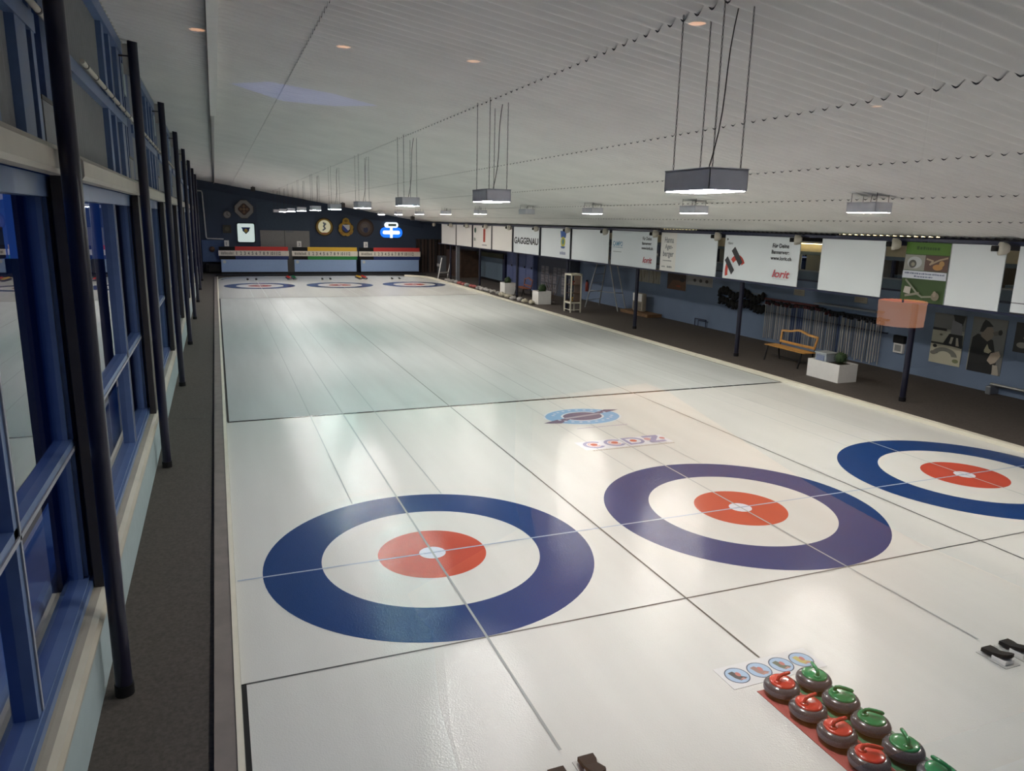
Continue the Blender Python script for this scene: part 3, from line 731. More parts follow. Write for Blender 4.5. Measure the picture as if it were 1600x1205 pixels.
# grid of paper sheets on the wall
for r_ in range(3):
    for c_ in range(9):
        if (c_ == 4 and r_ < 2): continue
        y = 29.4-c_*.52; z = .12+r_*.46
        if r_ == 2 and c_ in (2, 6): continue
        mb = MB().box(14.285, 14.297 if False else 14.2995, y-.42, y, z, z+.40, mat('paper_grey', (.20, .19, .21), .7))
        a = Art(mb, (14.283, y, z), (0, -1, 0), (0, 0, 1), (-1, 0, 0), .002)
        for q in range(4): a.k = 0; a.squig(.04, .07+q*.08, .33, .03, (.30, .28, .30) if (q+c_) % 2 else (.12, .11, .13), 6)
        if y > 26.2:
            top('notice_sheet', mb, 'printed sheet on the dark wall, %s row, %s from the left' % (['bottom', 'middle', 'top'][r_], ['first', 'second', 'third', 'fourth', 'fifth', 'sixth', 'seventh'][c_]), 'notice', 'printed sheets on the dark wall')

# ================================================================== BANNERS
XB = 11.74
def banner(ya, yb, label, draw=None, base='banner', zt=3.475, zb=2.235):
    """ya = left end in the picture (larger Y)"""
    t = thing('sponsor_banner', label, 'banner', (XB, (ya+yb)/2, zb), group='banners along the right side')
    part('panel', MB().box(XB, XB+.02, yb, ya, zb, zt, M[base]), t, True)
    W = ya-yb; H = zt-zb
    if draw:
        mb = MB(); a = Art(mb, (XB-.001, ya, zb), (0, -1, 0), (0, 0, 1), (-1, 0, 0), .0015); draw(a, W, H)
        part('print', mb, t, True)
    return t
BK = (.03, .03, .035); RDD = (.50, .05, .03); GY = (.22, .23, .24)
def lorit(a, W, H, s=1.0):
    x = W-1.02*s
    a.text('Für Deine', x+.02, H-.28, .11, BK, width=.62*s); a.text('Bannerwer:', x, H-.44, .10, BK, width=.66*s); a.text('www.lorit.ch', x-.02, H-.60, .10, BK, width=.78*s)
    a.text('lorit', x+.10*s, H-1.05, .20, (.50, .08, .10), width=.62*s, shear=.1); a.k -= 1; a.squig(x+.14*s, H-1.10, .55*s, .02, (.5, .52, .54), 10)
def b4(a, W, H):
    a.poly([(.09, H-.16), (.16, H-.12), (.09, H-.08)], BK); a.text('Hänni', .14, H-.26, .07, GY)
    a.arc(.62, .30, .22, .36, .15*PI, .78*PI, RDD, 16, 1.1); a.arc(.62, .22, .40, .52, .80*PI, 1.08*PI, RDD, 12, 1.2)
    a.poly([(.34, .80), (.48, .92), (.86, .50), (.72, .38)], BK); a.poly([(.06, .52), (.18, .64), (.52, .26), (.40, .12)], BK)
    lorit(a, W, H)
def b6(a, W, H):
    a.text('CAMPO', .10, H*.56, .17, (.10, .28, .45), width=.72); a.k -= 1; a.rect(.10, H*.51, .82, H*.53, (.3, .42, .52)); a.squig(.14, H*.38, .6, .03, GY, 10); lorit(a, W, H, .92)
def b5(a, W, H):
    a.rect(0, 0, .90, H, M['bannerw'])
    a.text('Hanna', .22, H-.32, .19, GY, width=.52); a.text('Agen-', .26, H-.52, .16, GY, width=.44); a.text('berger', .16, H-.76, .18, GY, width=.62)
    a.squig(.18, H-.92, .5, .035, GY, 12); a.squig(.12, .12, .2, .05, GY, 4); a.squig(.44, .11, .28, .07, GY, 4)
def b8(a, W, H):
    x = W*.78
    a.poly([(x-.30, H-.10), (x+.32, H-.10), (x+.24, H-.38), (x-.22, H-.38)], (.02, .08, .28)); a.ell(x, H*.55, .22, .22, (.45, .42, .04)); a.ell(x, H*.56, .10, .12, (.05, .18, .2))
    a.poly([(x-.24, H*.40), (x+.24, H*.40), (x+.14, H*.33), (x-.14, H*.33)], (.04, .10, .25)); a.squig(x-.28, H*.12, .56, .14, (.25, .28, .42), 5)
def b9(a, W, H): a.text('GAGGENAU', .08, H*.36, .30, (.03, .03, .035), width=W-.16); a.k -= .5; a.text('GAGGENAU', .10, H*.37, .30, (.03, .03, .035), width=W-.16)
def b11(a, W, H):
    a.rect(0, 0, W, H, M['bannerw'])
    a.ell(.35, H*.78, .17, .15, (.03, .09, .06)); a.squig(.12, H*.30, .35, .2, (.25, .3, .25), 4)
    x = W*.62; a.poly([(x-.12, H*.28), (x+.22, H*.28), (x+.22, H*.86), (x+.12, H*.95), (x, H*.95), (x-.12, H*.82)], (.42, .07, .04)); a.rect(x-.02, H*.4, x+.1, H*.8, (.28, .03, .02)); a.squig(x-.3, H*.12, .8, .08, GY, 6)
def bg_(a, W, H):
    G1 = (.075, .17, .02); G2 = (.03, .065, .012)
    a.rect(0, 0, W, H, G2); a.rect(0, H*.80, W, H, G1); a.squig(.26, H*.88, .55, .07, (.03, .08, .01), 7)
    a.rect(0, H*.53, W*.48, H*.79, (.26, .26, .23)); a.ell(W*.24, H*.66, W*.17, H*.10, (.42, .43, .44), 18); a.ell(W*.20, H*.635, W*.09, H*.07, (.07, .07, .06), 14); a.ell(W*.21, H*.63, W*.045, H*.035, (.26, .24, .18), 12)
    a.rect(W*.48, H*.53, W, H*.79, (.10, .055, .045)); a.stroke([(W*.52, H*.73), (W*.66, H*.70), (W*.6, H*.64), (W*.8, H*.72), (W*.97, H*.76)], .035, (.34, .26, .18)); a.ell(W*.78, H*.60, W*.11, H*.05, (.40, .20, .06), 14); a.ell(W*.86, H*.66, W*.06, H*.05, (.38, .22, .08), 12)
    a.rect(0, H*.39, W, H*.52, (.52, .55, .62)); a.squig(.05, H*.465, W-.1, .035, (.12, .14, .22), 16); a.k -= 1; a.squig(W*.28, H*.415, W*.42, .035, (.12, .14, .22), 8)
    a.stroke([(W*.10, H*.36), (W*.3, H*.22), (W*.42, H*.13), (W*.52, H*.09), (W*.72, H*.11)], .04, (.20, .21, .15)); a.poly([(W*.08, H*.14), (W*.24, H*.12), (W*.25, H*.24), (W*.10, H*.25)], (.42, .38, .34))
    a.stroke([(W*.14, H*.09), (W*.30, H*.12), (W*.44, H*.15)], .05, (.22, .20, .15)); a.ell(W*.82, H*.12, W*.09, H*.07, (.18, .15, .11), 12); a.ell(W*.8, H*.16, W*.04, H*.05, (.26, .21, .16), 10)
def b1(a, W, H): a.rect(0, 0, W, .02, BK); a.squig(.30, .07, .4, .07, (.08, .09, .12), 5); a.rect(0, .19, W, .205, (.1, .1, .11))
banner(1.88, -.9, 'white banner with small bottom lettering cut by the right picture edge', b1)
banner(3.25, 2.12, 'blank white banner right of the green picture banner')
banner(4.32, 3.27, 'green banner with food photographs and a white text band', bg_)
banner(6.74, 4.86, 'blank white banner left of the green picture banner')
banner(10.50, 7.47, 'white banner with black bars and red arc logo on its left', b4)
banner(13.87, 10.85, 'white banner with grey three-line lettering on a warm strip', b5)
banner(17.22, 14.12, 'white banner with blue wording on the left and red script at right', b6)
banner(20.60, 17.45, 'blank white banner above the aluminium ladder', None)
banner(23.78, 20.80, 'white banner with blue and yellow emblem at its right end', b8)
banner(27.18, 24.05, 'white banner with large black GAGGENAU lettering', b9)
banner(30.28, 27.45, 'blank warm white banner left of the GAGGENAU banner', None, 'bannerw')
banner(33.48, 30.48, 'white banner with green dot and tall red emblem', b11, 'bannerw')
banner(36.70, 33.80, 'blank whitish banner, second from the far end', None, 'bannerw')
banner(40.00, 36.92, 'blank whitish banner at the far end of the row', None, 'bannerw')

# spotlights between the banners
sp = thing('spotlight', 'white round spotlight under the beam', 'spotlight', (11.55, 2.09, 3.42), group='white spotlights over the banners')
part('head', MB().lathe([(0, -.13), (.06, -.125), (.105, -.08), (.125, 0), (.125, .05), (.10, .06), (0, .06)], M['cream'], 20, (0, 0, 0), axis='y'), sp)
part('snout', MB().lathe([(0, .06), (.055, .06), (.055, .17), (0, .17)], M['black'], 16, (0, 0, 0), axis='y'), sp)
part('bracket', MB().tube([(0, 0, .09), (.03, -.03, .13), (.11, -.11, .13)], .012, M['steel'], 8), sp)
sp.rotation_euler = (0, 0, PI/4)
ysp = [2.09, 4.47, 7.41, 10.66, 14.0, 17.46, 20.72, 24.0, 27.4, 30.9, 34.2, 37.4, 41.2]
wds = ['right of the blank banner by the green one', 'just left of the green banner', 'right of the red arc logo banner', 'left of the red arc logo banner', 'right of the banner with blue wording',
       'left of the banner with blue wording', 'right of the blue and yellow emblem banner', 'left of the blue and yellow emblem banner', 'left of the GAGGENAU banner', 'left of the warm blank banner', 'left of the tall red emblem banner', 'over the last banner joint', 'beyond the last banner']
for i, y in enumerate(ysp):
    lb = 'white round spotlight under the beam, '+wds[i]
    if i == 0: sp['label'] = lb
    else: dup(sp, (11.55, y, 3.42), PI/4, lb)

# lights in the aisle behind the banners
fl = glow('strip_light', (1, .82, .42), 6)
for i, (x, y, z, h) in enumerate([(12.75, 5.8, 3.60, 1.4), (14.72, 10.35, 3.27, .55), (12.75, 14.4, 3.60, 1.0), (13.6, 20.0, 3.60, .8)]):
    t = thing('strip_light', 'warm fluorescent strip behind the banners, %s from the right' % ['first', 'second', 'third', 'fourth'][i], 'strip light', (x, y, z-.02))
    part('tube', MB().box(x-.04, x+.04, y-h, y+h, z-.02, z, fl), t, True)
    part('housing', MB().box(x-.07, x+.07, y-h-.05, y+h+.05, z, z+.055, M['white']), t, True)
for i, y in enumerate((4.0, 7.4, 11.0)):
    x = 15.9
    top('ceiling_lamp', MB().box(x-.1, x+.1, y-1.0, y+1.0, 3.60, 3.66, glow('restaurant_light', (1, .8, .45), 3)), 'warm lamp strip inside the room above the side wall, %s from the right' % ['first', 'second', 'third'][i], 'ceiling lamp')
    top('table_cloth', MB().box(x-.6, x+.5, y-.6, y+.5, 2.43, 2.50, mat('pale_cloth', (.5, .58, .66), .7)), 'pale table seen through the band window, %s from the right' % ['first', 'second', 'third'][i], 'table')
struct('floor_gallery_right', MB().box(15.0, 16.55, Y0, 26, 2.05, 2.12, M['wood2']))

# ================================================================== RIGHT AISLE FURNITURE
# long row of brooms
rk = thing('broom_rack', 'long dark red rack rail holding the hanging brooms', 'rack', (XW, 9.7, 1.2))
part('rail', MB().box(XW-.10, XW, 9.8, 12.15, 1.38, 1.44, mat('dark_red', (.10, .015, .015), .6)).box(XW-.10, XW, 7.2, 9.8, 1.30, 1.34, M['black']), rk, True)
part('lower_rail', MB().box(XW-.06, XW, 7.2, 12.15, .95, .98, M['navy']), rk, True)
def broom(hm, dark):
    t = thing('curling_broom', '', 'broom', (0, 0, 0))
    part('handle', MB().tube([(0, 0, 0), (0, 0, 1.12)], .017, hm, 8), t)
    h = MB().box(-.045, .045, -.03, .03, 1.12, 1.20, dark, .012).box(-.035, .035, -.028, .028, 1.20, 1.235, M['black'])
    part('head', h, t); return t
hms = [mat('handle_grey', (.36, .35, .34), .4), mat('handle_white', (.52, .50, .46), .4), mat('handle_blue', (.03, .05, .14), .4), mat('handle_dark', (.14, .15, .17), .4)]
dks = [mat('head_red', (.09, .015, .02), .7), mat('head_black', (.02, .02, .025), .7)]
protos = {}
y = 12.03; i = 0
while y > 7.28:
    s = int((12.03-y)/.1)
    pat = 'wggwgdwgwgwdgwbbgbbbgwgwdgwwgwdgwggdbwwgwwdgwwgwdww'
    c = pat[i % len(pat)]; hi = {'w': 1, 'g': 0, 'b': 2, 'd': 3}[c]; di = 0 if (i % 5 < 3 and y > 9) else 1
    key = (hi, di); z = .12 if y > 9.4 else .05+.03*math.sin(i*2.1)
    z += random.uniform(-.02, .05)
    if y < 10: z += .02
    loc = (XW-.075, y, z)
    cn = ['grey', 'white', 'dark blue', 'dark grey'][hi]
    lab = '%s-handled curling broom hanging head up in the rack' % cn
    if key not in protos: protos[key] = broom(hms[hi], dks[di]); b = protos[key]; b.location = loc
    else: b = dup(protos[key], loc, 0)
    lean = random.uniform(-.02, .02); b.rotation_euler = (lean, 0, 0)
    b['label'] = lab; b['group'] = '%s-handled curling brooms in the wall rack' % cn
    y -= .088; i += 1
top('wall_shelf', MB().box(XW-.32, XW, 7.4, 9.7, 1.50, 1.54, M['steel']), 'grey wall shelf over the right half of the broom rack', 'shelf')
for ya, yb, za, zb, l in ((10.89, 10.44, 1.65, 1.85, 'beige notice on the wall above the broom rack, left one'), (8.47, 8.02, 1.68, 1.86, 'beige notice on the wall above the broom rack, right one')):
    mb = MB().box(XW-.012, XW, yb, ya, za, zb, mat('beige_paper', (.36, .33, .26), .7)); a = Art(mb, (XW-.013, ya, za), (0, -1, 0), (0, 0, 1), (-1, 0, 0), .002); a.squig(.05, .12, .33, .025, (.25, .2, .16), 9); a.k = 0; a.squig(.05, .07, .28, .02, (.25, .2, .16), 8)
    top('wall_notice', mb, l, 'notice')
# black overshoes hung in two rows
def shoe():
    t = MB()
    b = bmesh.new(); bmesh.ops.create_icosphere(b, subdivisions=2, radius=1)
    for v in b.verts:
        x, yv, z = v.co; taper = 1-.3*max(0, -z)
        v.co = Vector((x*.06*taper+.03*(z > .3), yv*.105*(1+.2*z), z*.165+(.03*yv)))
    b.verts.index_update(); t.add([v.co[:] for v in b.verts], [[v.index for v in f.verts] for f in b.faces], M['black'], True); b.free()
    t.box(-.05, .0, -.06, .06, -.15, -.11, M['black'], .01); return t.mesh('rubber_overshoe')
sm_ = shoe()
for r_ in range(2):
    for k in range(13):
        o = bpy.data.objects.new('rubber_overshoe', sm_); C.objects.link(o)
        yy = 14.5-k*.19-r_*.05; zz = (1.40+.09*math.sin(k*1.1) if r_ == 0 else 1.08+.06*math.sin(k*.9+1))
        o.location = (XW-.09, yy, zz); o.rotation_euler = (random.uniform(-.5, .5), 0, random.uniform(-.2, .2))
        o['label'] = 'black rubber overshoe hanging in the %s row left of the brooms' % ('upper' if r_ == 0 else 'lower')
        o['category'] = 'overshoe'; o['group'] = 'black overshoes in the %s row' % ('upper' if r_ == 0 else 'lower')
top('overshoe_rail', MB().box(XW-.03, XW, 12.1, 14.6, 1.20, 1.23, M['steel']).box(XW-.03, XW, 12.1, 14.6, 1.50, 1.53, M['steel']), 'two thin metal rails behind the black overshoes', 'rail')
# wall phone
ph = thing('wall_box', 'white wall box with black top behind the nearest right post', 'box', (XW, 6.75, .5))
part('body', MB().box(XW-.09, XW, 6.6, 6.9, .5, .76, M['white'], .01), ph, True); part('top_cover', MB().box(XW-.12, XW, 6.58, 6.92, .76, .97, M['black'], .02), ph, True)
pn = MB(); a = Art(pn, (XW-.091, 6.88, .52), (0, -1, 0), (0, 0, 1), (-1, 0, 0), .002); a.rect(.03, .03, .23, .2, (.3, .3, .29)); part('grille', pn, ph, True)
# posters
def poster(ya, yb, za, zb, label, draw, cat='poster'):
    mb = MB().box(XW-.01, XW, yb, ya, za, zb, mat('poster_paper', (.34, .33, .28), .6)); a = Art(mb, (XW-.0115, ya, za), (0, -1, 0), (0, 0, 1), (-1, 0, 0), .0012); draw(a, ya-yb, zb-za)
    return top('photo_poster', mb, label, cat)
def p1(a, W, H):
    def R(x0, y0, x1, y1, c): a.rect(W*x0, H*y0, W*x1, H*y1, c)
    R(0, .7, 1, 1, (0.192, 0.192, 0.192)); R(0, .42, 1, .66, (0.48, 0.464, 0.368)); R(0, .66, .45, .71, (0.03, 0.03, 0.03)); R(0, .38, 1, .42, (0.06, 0.06, 0.05)); R(0, 0, 1, .38, (0.576, 0.544, 0.416))
    a.poly([(W*.60, H*1.0), (W*.98, H*1.0), (W*.92, H*.80), (W*.72, H*.78)], (0.02, 0.02, 0.02)); a.poly([(W*.60, H*.9), (W*.9, H*.84), (W*.95, H*.62), (W*.58, H*.6)], (0.256, 0.256, 0.272))
    a.poly([(W*.55, H*.62), (W*.98, H*.62), (W*1.0, H*.36), (W*.38, H*.40)], (0.03, 0.03, 0.03)); a.poly([(W*.62, H*.56), (W*.7, H*.56), (W*.66, H*.42), (W*.58, H*.43)], (0.544, 0.512, 0.416)); a.poly([(W*.78, H*.56), (W*.84, H*.56), (W*.9, H*.4), (W*.8, H*.4)], (0.544, 0.512, 0.416))
    a.ell(W*.30, H*.58, W*.05, H*.02, (0.16, 0.144, 0.112), 12); a.arc(W*.48, H*.16, W*.24, W*.42, .1, PI-.3, (0.208, 0.208, 0.176), 16, .6); a.ell(W*.15, H*.34, W*.07, H*.035, (0.03, 0.03, 0.03), 12); a.ell(W*.12, H*.2, W*.1, H*.04, (0.224, 0.208, 0.176), 12); a.ell(W*.86, H*.1, W*.1, H*.04, (0.224, 0.24, 0.128), 12)
def p2(a, W, H):
    a.rect(0, 0, W, H, (0.208, 0.208, 0.2)); a.rect(W*.0, 0, W*.1, H*.4, (0.352, 0.336, 0.272))
    a.poly([(W*.02, 0), (W*.75, 0), (W*.85, H*.2), (W*.72, H*.5), (W*.66, H*.62), (W*.42, H*.66), (W*.2, H*.7), (W*.06, H*.62), (W*.03, H*.3)], (0.018, 0.018, 0.018))
    a.poly([(W*.28, H*.76), (W*.30, H*.66), (W*.5, H*.58), (W*.62, H*.64), (W*.68, H*.74), (W*.6, H*.84), (W*.42, H*.86)], (0.272, 0.224, 0.176))
    a.poly([(W*.24, H*.74), (W*.3, H*.90), (W*.36, H*.97), (W*.48, H*.94), (W*.62, H*.86), (W*.44, H*.84), (W*.34, H*.74)], (0.02, 0.02, 0.02))
    a.poly([(W*.62, H*.76), (W*.68, H*.70), (W*.9, H*.74), (W*.86, H*.82)], (0.16, 0.144, 0.128)); a.ell(W*.84, H*.77, W*.06, H*.05, (0.02, 0.02, 0.02), 12)
    a.poly([(W*.45, H*.42), (W*.52, H*.54), (W*.58, H*.46), (W*.68, H*.42), (W*.6, H*.37), (W*.46, H*.38)], (0.576, 0.528, 0.352)); a.poly([(W*.58, H*.24), (W*.66, H*.38), (W*.88, H*.44), (W*.95, H*.36), (W*.82, H*.22), (W*.7, H*.18)], (0.544, 0.448, 0.352))
    a.poly([(W*.78, 0), (W*.76, H*.18), (W*.90, H*.18), (W*.97, H*.02), (W*.95, 0)], (0.48, 0.432, 0.352))
poster(5.85, 4.99, .44, 1.70, 'black and white photo poster of a curler with legs and broom, left one', p1)
poster(4.81, 3.96, .42, 1.73, 'black and white photo poster of a man in a cap drinking', p2)
poster(3.76, 2.8, 1.05, 1.73, 'dark photo poster cut by the right picture edge', lambda a, W, H: (a.rect(0, 0, W, H, (.03, .03, .03)), a.ell(W*.2, H*.25, W*.13, H*.1, (.3, .29, .25), 14), a.ell(W*.25, H*.5, W*.05, H*.04, (.2, .18, .1), 10)))
def papers(ya, yb, za, zb, label, draw, name='wall_picture', cat='picture'):
    mb = MB().box(XW-.02, XW, yb, ya, za, zb, M['white']); a = Art(mb, (XW-.0215, ya, za), (0, -1, 0), (0, 0, 1), (-1, 0, 0), .002); draw(a, ya-yb, zb-za); return top(name, mb, label, cat)
def pl1(a, W, H):
    a.rect(0, 0, W, H, (.36, .34, .28))
    for k in range(6): a.rect(W*(.03+k*.165), H*.05, W*(.03+k*.165)+.02, H*.95, (.16, .14, .11)); a.k -= 1
    a.stroke([(W*.3, H*.9), (W*.45, H*.2), (W*.4, 0)], .05, (.14, .11, .08)); a.stroke([(W*.7, H*.95), (W*.66, H*.3)], .05, (.2, .16, .12))
papers(20.38, 19.45, 1.33, 1.95, 'pale framed picture under the banners right of the second post, left half', pl1); papers(19.40, 18.55, 1.33, 1.95, 'pale framed picture under the banners, right half', pl1)
papers(18.0, 16.72, 1.22, 1.90, 'dark brown and orange painting on the blue side wall', lambda a, W, H: (a.rect(0, 0, W, H, (.06, .035, .025)), a.poly([(0, 0), (W, 0), (W, H*.55), (W*.3, H*.55), (W*.15, H*.3)], (.14, .065, .03)), a.ell(W*.62, H*.22, W*.14, H*.06, (.30, .06, .02), 12), a.ell(W*.8, H*.6, W*.14, H*.12, (.02, .015, .015), 12)))
papers(16.66, 15.08, 1.50, 1.88, 'white sheet with three small dark pictures on the side wall', lambda a, W, H: (a.rect(0, 0, W, H, (.34, .33, .32)), [a.ell(W*q, H*.5, W*.06, H*.17, (.05, .045, .05), 12) for q in (.32, .56, .80)]))
hb = thing('portable_heater', 'white and beige portable panel standing on a wooden board by the side wall', 'heater', (14.5, 19.4, .05))
bg2 = mat('beige_plastic', (.30, .26, .20), .5)
part('body', MB().box(14.35, 14.55, 19.02, 19.85, .14, .90, bg2, .05), hb, True); part('white_panel', MB().box(14.33, 14.36, 19.08, 19.78, .56, .88, M['white'], .01), hb, True)
part('grille', MB().box(14.33, 14.36, 19.14, 19.72, .2, .50, mat('grille', (.16, .14, .11), .6)), hb, True)
top('wooden_board', MB().box(14.1, 14.8, 18.2, 20.4, 0, .13, mat('raw_wood', (.20, .11, .05), .7, var=.2), .01), 'brown wooden board under the portable heater', 'board')
lf = thing('low_metal_frame', 'small low dark frame against the blue side wall', 'frame', (14.7, 15.4, 0))
part('frame_tube', MB().tube([(14.7, 15.78, 0), (14.7, 15.78, .29), (14.7, 15.1, .29), (14.7, 15.1, 0)], .018, M['navy'], 8), lf, True)
part('rear_tube', MB().tube([(14.8, 15.70, 0), (14.8, 15.70, .22), (14.8, 15.15, .22), (14.8, 15.15, 0)], .012, M['navy'], 8), lf, True)
rl = thing('low_wall_rail', 'low metal rail along the blue wall at the right picture edge', 'rail', (14.7, 3, 0))
part('bar', MB().tube([(14.65, 4.0, .24), (14.65, 0.5, .24)], .035, M['alu'], 10), rl, True)
part('support', MB().box(14.55, 14.85, 3.92, 4.05, 0, .2, M['steel'], .02), rl, True); part('support', MB().box(14.55, 14.85, 1.5, 1.62, 0, .2, M['steel'], .02), rl, True)
# ladder
ld = thing('step_ladder', 'tall aluminium double step ladder with spread legs under the banners', 'ladder', (14.1, 21.6, 0))
tp = (13.9, 21.6, 2.75)
for (bx_, by_), (tx, ty) in (((13.34, 22.25), (13.85, 21.85)), ((14.39, 22.86), (14.25, 21.95)), ((13.99, 20.42), (13.88, 21.45)), ((14.7, 20.95), (14.28, 21.55))):
    part('leg', MB().tube([(bx_, by_, 0), (tx, ty, 2.75)], .028, M['alu'], 8), ld, True)
part('top_cap', MB().box(13.8, 14.3, 21.4, 22.0, 2.72, 2.78, M['alu']), ld, True)
for q in range(6):
    s = .12+q*.14; f_ = lambda A, B: (A[0]+(B[0]-A[0])*s, A[1]+(B[1]-A[1])*s, 2.75*s)
    A = f_((13.34, 22.25), (13.85, 21.85)); B = f_((14.39, 22.86), (14.25, 21.95)); part('rung', MB().tube([A, B], .014, M['alu'], 6), ld, True)
A = (13.47, 22.1, .78); B = (13.97, 20.8, .78); Cc = (14.6, 21.1, .72); part('brace', MB().tube([A, B], .016, M['alu'], 6), ld, True); part('brace', MB().tube([B, Cc], .016, M['alu'], 6), ld, True)
# display case
vc = thing('display_case', 'narrow cream framed glass display case on legs beside the ice', 'display case', (11.95, 20.75, 0))
x0, x1, y0, y1 = 11.72, 12.18, 20.45, 21.05
for px, py in ((x0, y0), (x1, y0), (x0, y1), (x1, y1)): part('corner_post', MB().box(px-.025, px+.025, py-.025, py+.025, 0, 1.62, M['curb']), vc, True)
rm = MB()
for z in (.38, 1.56): rm.box(x0, x1, y0-.025, y0+.025, z, z+.07, M['curb']).box(x0, x1, y1-.025, y1+.025, z, z+.07, M['curb']).box(x0-.025, x0+.025, y0, y1, z, z+.07, M['curb']).box(x1-.025, x1+.025, y0, y1, z, z+.07, M['curb'])
for z in (.10,): rm.box(x0, x1, y0-.01, y0+.01, z, z+.03, M['curb']).box(x0-.01, x0+.01, y0, y1, z, z+.03, M['curb'])
part('rail_frame', rm, vc, True)
part('backing', MB().box(x0+.02, x1-.02, y0+.02, y1-.02, .45, .48, M['wood2']).box(x1-.04, x1-.02, y0+.02, y1-.02, .48, 1.56, M['wood2']), vc, True)
for z in (.80, 1.15): part('shelf', MB().box(x0+.03, x1-.04, y0+.03, y1-.03, z, z+.015, M['wood2']), vc, True)
for k, (dx, dy, z) in enumerate([(.15, .2, .48), (.2, .4, .815), (.22, .25, 1.165)]):
    top('trophy', MB().lathe([(.0, 0), (.05, 0), (.015, .05), (.02, .08), (.06, .13), (.05, .16), (0, .16)], [M['signgold'], M['alu'], mat('dull_red', (.2, .04, .03))][k], 12, (x0+dx, y0+dy, z)),
        '%s in the cream display case, %s shelf' % (['golden cup', 'silver cup', 'dark red cup'][k], ['bottom', 'middle', 'top'][k]), 'trophy')
# red extinguisher by the papers
fx = thing('fire_extinguisher', 'red fire extinguisher on the wall right of the display case', 'fire extinguisher', (14.765, 24.9, .45))
part('cylinder', MB().lathe([(0, .1), (.08, .1), (.08, .48), (.05, .56), (.02, .58), (0, .58)], mat('dull_red2', (.35, .06, .04), .5), 14, (14.765, 24.9, .35)).box(14.80, 14.848, 24.86, 24.94, .5, .9, M['steel']), fx, True)
part('valve', MB().box(14.735, 14.795, 24.85, 24.95, .93, 1.0, M['black']), fx, True)
# bench
def bench(name, label, loc, rz, wood, L=1.5):
    t = thing(name, label, 'bench', loc, rz)
    for k in range(4): part('seat_slat', MB().box(-L/2, L/2, -.22+k*.11, -.13+k*.11, .42, .445, wood, .008), t)
    n = 24; pts = []; low = []
    arch = MB(); vs = []
    for i in range(n+1):
        s = -1+2*i/n; x = s*L/2*.90; z = .78+.10*math.cos(s*PI*.5)**1+(.02*math.cos(s*PI*2)); vs += [(x, .26, z), (x, .30, z), (x, .27, z+.055), (x, .31, z+.055)]
    fs = []
    for i in range(n):
        b_ = 4*i; c_ = b_+4; fs += [(b_, c_, c_+2, b_+2), (b_+1, b_+3, c_+3, c_+1), (b_+2, c_+2, c_+3, b_+3), (b_, b_+1, c_+1, c_)]
    arch.add(vs, fs, wood); part('back_rail', arch, t)
    part('back_slat', MB().box(-L/2*.86, L/2*.86, .23, .26, .50, .57, wood, .006), t)
    for s in (-1, 1): part('back_stile', MB().tube([(s*L/2*.84, .235, .50), (s*L/2*.88, .29, .80)], .028, wood, 8), t)
    for s in (-1, 1):
        x = s*(L/2-.12)
        part('leg', MB().tube([(x, -.18, .42), (x, -.22, .2), (x, -.27, 0)], .022, M['black'], 8), t)
        part('leg', MB().tube([(x, .60-.40, .42), (x, .22, .2), (x, .27, 0)], .022, M['black'], 8), t)
        part('side_iron', MB().tube([(x, -.2, .41), (x, .24, .41), (x, .30, .8)], .018, M['black'], 8), t)
    part('stretcher', MB().tube([(-(L/2-.12), .0, .15), (L/2-.12, 0, .15)], .01, M['black'], 6), t)
    return t
bench('park_bench', 'honey coloured wooden bench with curved back and black iron legs', (12.62, 8.42, 0), -PI/2-.04, M['wood'], 1.62)
bench('park_bench', 'reddish wooden bench with arched back between the two small planters', (12.45, 27.5, 0), -PI/2-.1, M['redwood'], 1.5)
# planters
def planter(xa, xb, ya, yb, h, label):
    t = thing('planter_box', label, 'planter', ((xa+xb)/2, (ya+yb)/2, 0)); wt = .03; m = M['white']
    part('box', MB().box(xa, xa+wt, ya, yb, 0, h, m).box(xb-wt, xb, ya, yb, 0, h, m).box(xa+wt, xb-wt, ya, ya+wt, 0, h, m).box(xa+wt, xb-wt, yb-wt, yb, 0, h, m), t, True)
    part('soil', MB().box(xa+wt, xb-wt, ya+wt, yb-wt, h-.08, h-.04, mat('soil', (.03, .02, .015), .9)), t, True)
    return t
planter(11.95, 12.55, 5.95, 7.0, .45, 'long white planter box with plastic tub and round bush near the bench')
planter(11.6, 12.25, 23.6, 24.3, .60, 'white square planter box with dark plant right of the reddish bench')
planter(11.75, 12.35, 28.3, 29.0, .60, 'white square planter box with dark plant before the blue partition')
tb = thing('plastic_tub', 'translucent lidded plastic tub standing in the long planter', 'tub', (12.25, 6.68, .41))
part('tub_body', MB().box(12.05, 12.42, 6.50, 6.88, .41, .62, mat('translucent_plastic', (.36, .40, .44), .3), .02), tb, True)
part('lid', MB().box(12.03, 12.44, 6.48, 6.90, .62, .65, mat('lid_grey', (.45, .48, .50), .3), .01), tb, True)
top('contents_bag', MB().box(12.035, 12.05, 6.56, 6.82, .44, .58, mat('bluish_paper', (.2, .24, .36), .6)), 'bluish paper label on the side of the plastic tub', 'label')
def bush(c, r, label, n=260, name='round_bush'):
    mb = MB()
    mb.blob(c, r*.82, M['leaf'], jit=.08)
    for i in range(n):
        u = random.uniform(-1, 1); t = random.uniform(0, 2*PI); q = math.sqrt(1-u*u); d = Vector((q*math.cos(t), q*math.sin(t), u)); p = Vector(c)+d*r*random.uniform(.8, 1.02)
        a_ = d.orthogonal().normalized(); b_ = d.cross(a_); s = r*.11
        mb.add([p-a_*s, p+b_*s*.5, p+a_*s+d*s*.6, p-b_*s*.5], [(0, 1, 2, 3)], M['leaf'])
    return top(name, mb, label, 'plant')
bush((12.25, 6.22, .58), .17, 'clipped round green bush in the long planter')
